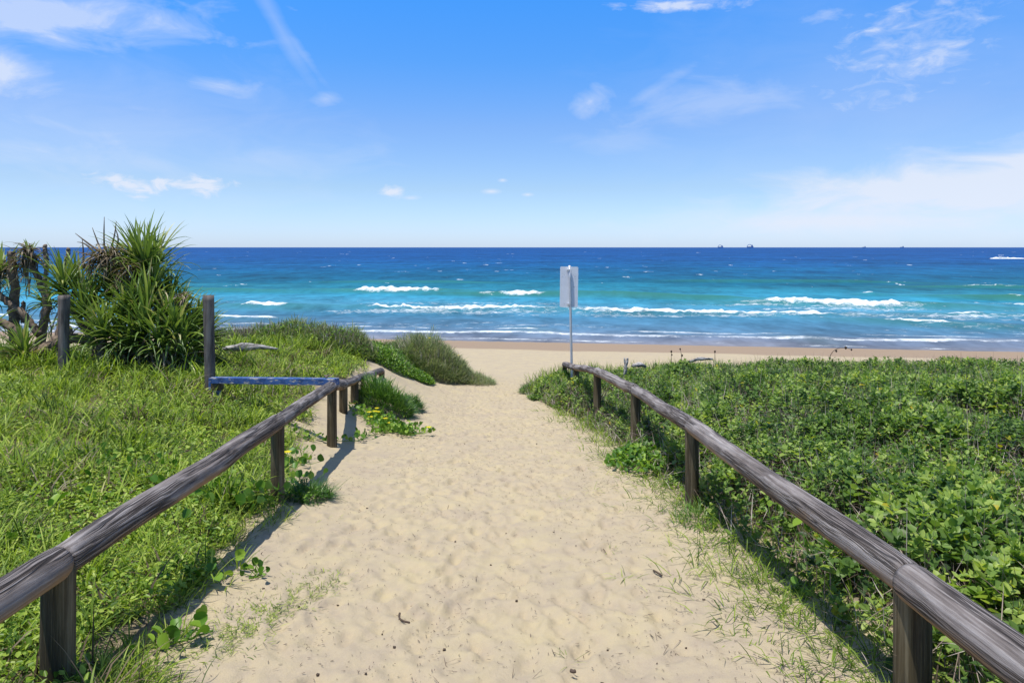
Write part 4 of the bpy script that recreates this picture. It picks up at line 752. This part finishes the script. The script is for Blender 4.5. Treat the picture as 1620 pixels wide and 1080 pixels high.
# ------------------------------------------------------------------ boats
def ship(label, px, s, arch):
    Yd = 9000.; x = (px-810)/F*Yd; root = empty('ship', (x, Yd, 0)); tag(root, label, 'ship', 'ships on the horizon')
    L, B, D = 72*s, 16*s, 12*s
    V = [[-L/2, -B/2, D], [L/2, -B/2, D], [L/2, B/2, D], [-L/2, B/2, D], [-L*.44, -B*.35, -3], [L*.42, -B*.35, -3], [L*.42, B*.35, -3], [-L*.44, B*.35, -3], [-L*.58, 0, D*1.15]]
    mb = MB(); mb.add(V, [np.array([[0, 1, 2, 3], [4, 7, 6, 5], [0, 4, 5, 1], [1, 5, 6, 2], [2, 6, 7, 3]]), np.array([[0, 8, 4], [8, 3, 7], [8, 7, 4], [0, 3, 8]])]); mb.build('hull', M['hull'], root, smooth=False)
    mb = MB(); v, f = box((L*.28, 0, D+7*s), L*.22, B*.8, 14*s); mb.add(v, f); v, f = box((L*.28, 0, D+17*s), L*.12, B*.5, 6*s); mb.add(v, f); mb.build('superstructure', M['hull'], root, smooth=False)
    if arch:
        a = np.linspace(-.1, PI*1.05, 16); mb = MB(); v, f = tube(np.c_[-L*.12+26*s*np.cos(a), 0*a, D+24*s*np.sin(a)], 3.2*s, 8); mb.add(v, f); mb.build('crane_arch', M['hull'], root)
    else:
        mb = MB(); v, f = tube([[-L*.1, 0, D], [-L*.1, 0, D+14*s]], 2*s, 8); mb.add(v, f); mb.build('mast', M['hull'], root)
ship('small haze-blue ship with an arched gantry on the horizon, left one of the arched pair', 1140, .95, True)
ship('larger haze-blue ship with a tall arched gantry on the horizon', 1187, 1.15, True)
ship('tiny flat dark ship on the horizon, nearer to the arched pair', 1367, .62, False)
ship('tiny flat dark ship on the horizon, nearest to the speeding motorboat', 1427, .68, False)
bx_, by_ = (1583-810)/F*420, 420.
root = empty('motorboat', (bx_, by_, 0)); tag(root, 'small white motorboat speeding left near the horizon with a white wake', 'motorboat')
mb = MB(); L, B, D = 6.4, 2.2, 1.0
V = [[-L*.25, -B/2, D], [L/2, -B/2, D*.8], [L/2, B/2, D*.8], [-L*.25, B/2, D], [-L*.15, -B*.3, -.3], [L*.48, -B*.35, -.3], [L*.48, B*.35, -.3], [-L*.15, B*.3, -.3], [-L/2, 0, D*1.2]]
mb.add(V, [np.array([[0, 1, 2, 3], [4, 7, 6, 5], [0, 4, 5, 1], [1, 5, 6, 2], [2, 6, 7, 3]]), np.array([[0, 8, 4], [8, 3, 7], [8, 7, 4], [0, 3, 8]])]); mb.build('hull', M['white'], root, smooth=False)
mb = MB(); v, f = box((.2, 0, 2.3), 2.6, 1.7, .14); mb.add(v, f); v, f = box((0, 0, 1.3), 1.4, 1.2, .7); mb.add(v, f)
for sx2 in (-.8, 1.2):
    for sy2 in (-.7, .7): v, f = tube([[sx2, sy2, .9], [sx2, sy2, 2.3]], .04, 6); mb.add(v, f)
mb.build('canopy', M['white'], root, smooth=False)
m, nt, ns, lk = newmat('wake_foam'); p = N(nt, 'ShaderNodeBsdfDiffuse'); p.inputs[0].default_value = (.8, .84, .86, 1); o = nt.nodes.new('ShaderNodeOutputMaterial'); lk.new(p.outputs[0], o.inputs[0]); M['foam'] = m
n = 90; xs = np.linspace(-5, 75, n); V = []; hh_ = (.2+.75*np.exp(-((xs+0)/10)**2))*(.6+.8*vnoise(xs*.9, 0*xs, 3))*np.clip((xs+5)/3, 0.05, 1)
for s in (-1, -.4, 0, .4, 1): V.append(np.c_[xs, s*(1.2+.05*(xs+5)), np.where(abs(s) == 1, -.05, hh_*(1-.5*abs(s)))])
V = np.stack(V, 1).reshape(-1, 3); ii, jj = np.meshgrid(np.arange(4), np.arange(n-1)); k = (jj*5+ii).ravel()
o = mesh('wake', V, np.stack([k, k+1, k+6, k+5], 1), M['foam'], loc=(bx_-1.5, by_, .12)); tag(o, 'long white wake trailing right behind the motorboat', 'wake', kind='stuff')
# ------------------------------------------------------------------ light, sky, camera
SUN = norm(np.array([-.20, -.17, 1.0])); el = math.asin(SUN[2]); azs = math.atan2(SUN[0], SUN[1])
sl_ = bpy.data.lights.new('sun', 'SUN'); sl_.energy = 4.2; sl_.angle = math.radians(.53); sl_.color = (1, .96, .90)
so = bpy.data.objects.new('sun', sl_); C.objects.link(so)
from mathutils import Vector
so.rotation_euler = Vector(tuple(SUN)).to_track_quat('Z', 'Y').to_euler()
W = bpy.data.worlds.new('World'); S.world = W; W.use_nodes = True; nt = W.node_tree; nt.nodes.clear(); lk = nt.links
sky = nt.nodes.new('ShaderNodeTexSky'); sky.sky_type = 'NISHITA'; sky.sun_disc = False; sky.sun_elevation = el; sky.sun_rotation = azs; sky.air_density = 1.0; sky.dust_density = .3; sky.ozone_density = 2.5
tc = nt.nodes.new('ShaderNodeTexCoord'); nrm = nt.nodes.new('ShaderNodeVectorMath'); nrm.operation = 'NORMALIZE'; lk.new(tc.outputs['Generated'], nrm.inputs[0])
sp = nt.nodes.new('ShaderNodeSeparateXYZ'); lk.new(nrm.outputs[0], sp.inputs[0])
# clouds: banks at fixed bearings (azimuth, elevation in radians from due sea) broken up by stretched noise
azn = mth(nt, 'ARCTAN2', sp.outputs[0], sp.outputs[1]); eln = mth(nt, 'ARCSINE', sp.outputs[2])
cv = nt.nodes.new('ShaderNodeCombineXYZ'); lk.new(azn, cv.inputs[0]); lk.new(eln, cv.inputs[1])
def cn(sx, sy, s, d=6, r=.62, di=.4, rot=0):
    mp = nt.nodes.new('ShaderNodeMapping'); mp.inputs['Scale'].default_value = (sx, sy, 1); mp.inputs['Rotation'].default_value = (0, 0, rot); lk.new(cv.outputs[0], mp.inputs[0]); return noise(nt, mp.outputs[0], s, d, r, di)
soft = cn(1, 2.6, 9, 7, .6, .6); fine = cn(1, 2.2, 26, 6, .62, .5)
def ang(px, py): 
    v = np.array([(px-810)/F, 1, -(py-391)/F]); v /= np.linalg.norm(v); return math.atan2(v[0], v[1]), math.asin(v[2])
def bank(px, py, rx, ry, amp, rot=0, src=None, k=3.0):
    a, e = ang(px, py); mp = nt.nodes.new('ShaderNodeMapping'); mp.vector_type = 'TEXTURE'
    mp.inputs['Location'].default_value = (a, e, 0); mp.inputs['Rotation'].default_value = (0, 0, math.radians(rot)); mp.inputs['Scale'].default_value = (rx/F, ry/F, 1); lk.new(cv.outputs[0], mp.inputs[0])
    ln = nt.nodes.new('ShaderNodeVectorMath'); ln.operation = 'LENGTH'; lk.new(mp.outputs[0], ln.inputs[0])
    d = mth(nt, 'SUBTRACT', 1, ln.outputs['Value'])                     # 1 centre, 0 edge
    d = mth(nt, 'ADD', d, mth(nt, 'MULTIPLY', mth(nt, 'SUBTRACT', src or soft, .5), k))
    return mth(nt, 'MULTIPLY', mth(nt, 'MULTIPLY', d, 1.0, True), amp)
banks = [bank(100, 210, 420, 150, .34, 0, k=1.5), bank(90, 250, 260, 40, .55, 0, k=2.2), bank(420, 255, 180, 34, .4, 0, k=2), bank(1380, 130, 420, 220, .2, 0, k=1.2), bank(60, 25, 260, 60, .75, 6), bank(10, 112, 85, 45, .9, -12), bank(60, 195, 130, 22, .5, -6), bank(60, 240, 190, 40, .55), bank(350, 133, 60, 20, .7, -5), bank(215, 172, 90, 14, .35), bank(515, 157, 28, 13, .6, 8),
         bank(190, 289, 52, 17, 1.3, -14, src=fine, k=3.2), bank(310, 293, 64, 15, 1.4, 0, src=fine, k=3.2), bank(620, 304, 24, 11, 1.3, src=fine, k=3), bank(652, 313, 24, 6, .9), bank(778, 303, 18, 5, .9, k=1.6), bank(835, 308, 12, 4, .9, k=1.6), bank(795, 285, 9, 4, .9, k=1.6),
         bank(440, 40, 110, 16, .4, -58, k=1.2), bank(470, 75, 80, 8, .3, -50), bank(450, 250, 150, 35, .35), bank(935, 160, 42, 26, .75, 8), bank(1130, 165, 150, 55, .5, 6), bank(1040, 140, 90, 14, .4, 30), bank(1000, 220, 150, 22, .25),
         bank(1440, 85, 120, 68, .62, 18, src=fine, k=3.4), bank(1460, 95, 80, 26, .7, 12, src=fine), bank(1390, 40, 60, 14, .8, 25, src=fine), bank(1080, 8, 120, 11, .9, -3, src=fine), bank(1310, 25, 40, 10, .5, src=fine),
         bank(1500, 300, 330, 62, 1.5, 3, k=1.4), bank(1640, 275, 260, 60, 1.5, 5, k=1.4), bank(1330, 350, 360, 36, 1.1, 0, k=1.3), bank(1600, 225, 90, 12, .35, 5)]
acc = banks[0]
for b_ in banks[1:]: acc = mth(nt, 'MAXIMUM', acc, b_)
cl = mth(nt, 'MULTIPLY', acc, 1.0, True)
rp = ramp(nt, [(0, (0, 0, 0)), (.5, (.30, .30, .30)), (1, (.86, .86, .86))]); lk.new(cl, rp.inputs[0])
hs = nt.nodes.new('ShaderNodeHueSaturation'); hs.inputs['Saturation'].default_value = 1.0; lk.new(sky.outputs[0], hs.inputs['Color'])
gn = ramp(nt, [(0, (.44, .56, .90)), (.083, (.425, .50, .65)), (.17, (.385, .505, .71)), (.26, (.245, .53, .84)), (.34, (.19, .57, .96)), (.5, (.36, .52, .70)), (.8, (.5, .5, .52))]); lk.new(eln, gn.inputs[0])
g2 = nt.nodes.new('ShaderNodeVectorMath'); g2.operation = 'SCALE'; g2.inputs['Scale'].default_value = 2.0; lk.new(gn.outputs[0], g2.inputs[0])
skc = mixc(nt, 1.0, hs.outputs[0], g2.outputs[0], 'MULTIPLY')
mxc = mixc(nt, rp.outputs[0], skc, (6.6, 7.1, 8.2))
bg = nt.nodes.new('ShaderNodeBackground'); bg.inputs['Strength'].default_value = .1; lk.new(mxc, bg.inputs[0])
ow = nt.nodes.new('ShaderNodeOutputWorld'); lk.new(bg.outputs[0], ow.inputs[0])
cam = bpy.data.cameras.new('camera'); co = bpy.data.objects.new('camera', cam); C.objects.link(co); S.camera = co
co.location = (0, 0, CZ); co.rotation_euler = (PI/2, 0, 0); cam.sensor_width = 36; cam.lens = F/1620*36; cam.shift_y = -149/1620; cam.clip_start = .05; cam.clip_end = 40000
S.view_settings.view_transform = 'Standard'; S.view_settings.look = 'None'; S.view_settings.gamma = 1; S.view_settings.exposure = 0.25
S.cycles.max_bounces = 6; S.cycles.diffuse_bounces = 3; S.cycles.transmission_bounces = 4; S.cycles.use_denoising = True
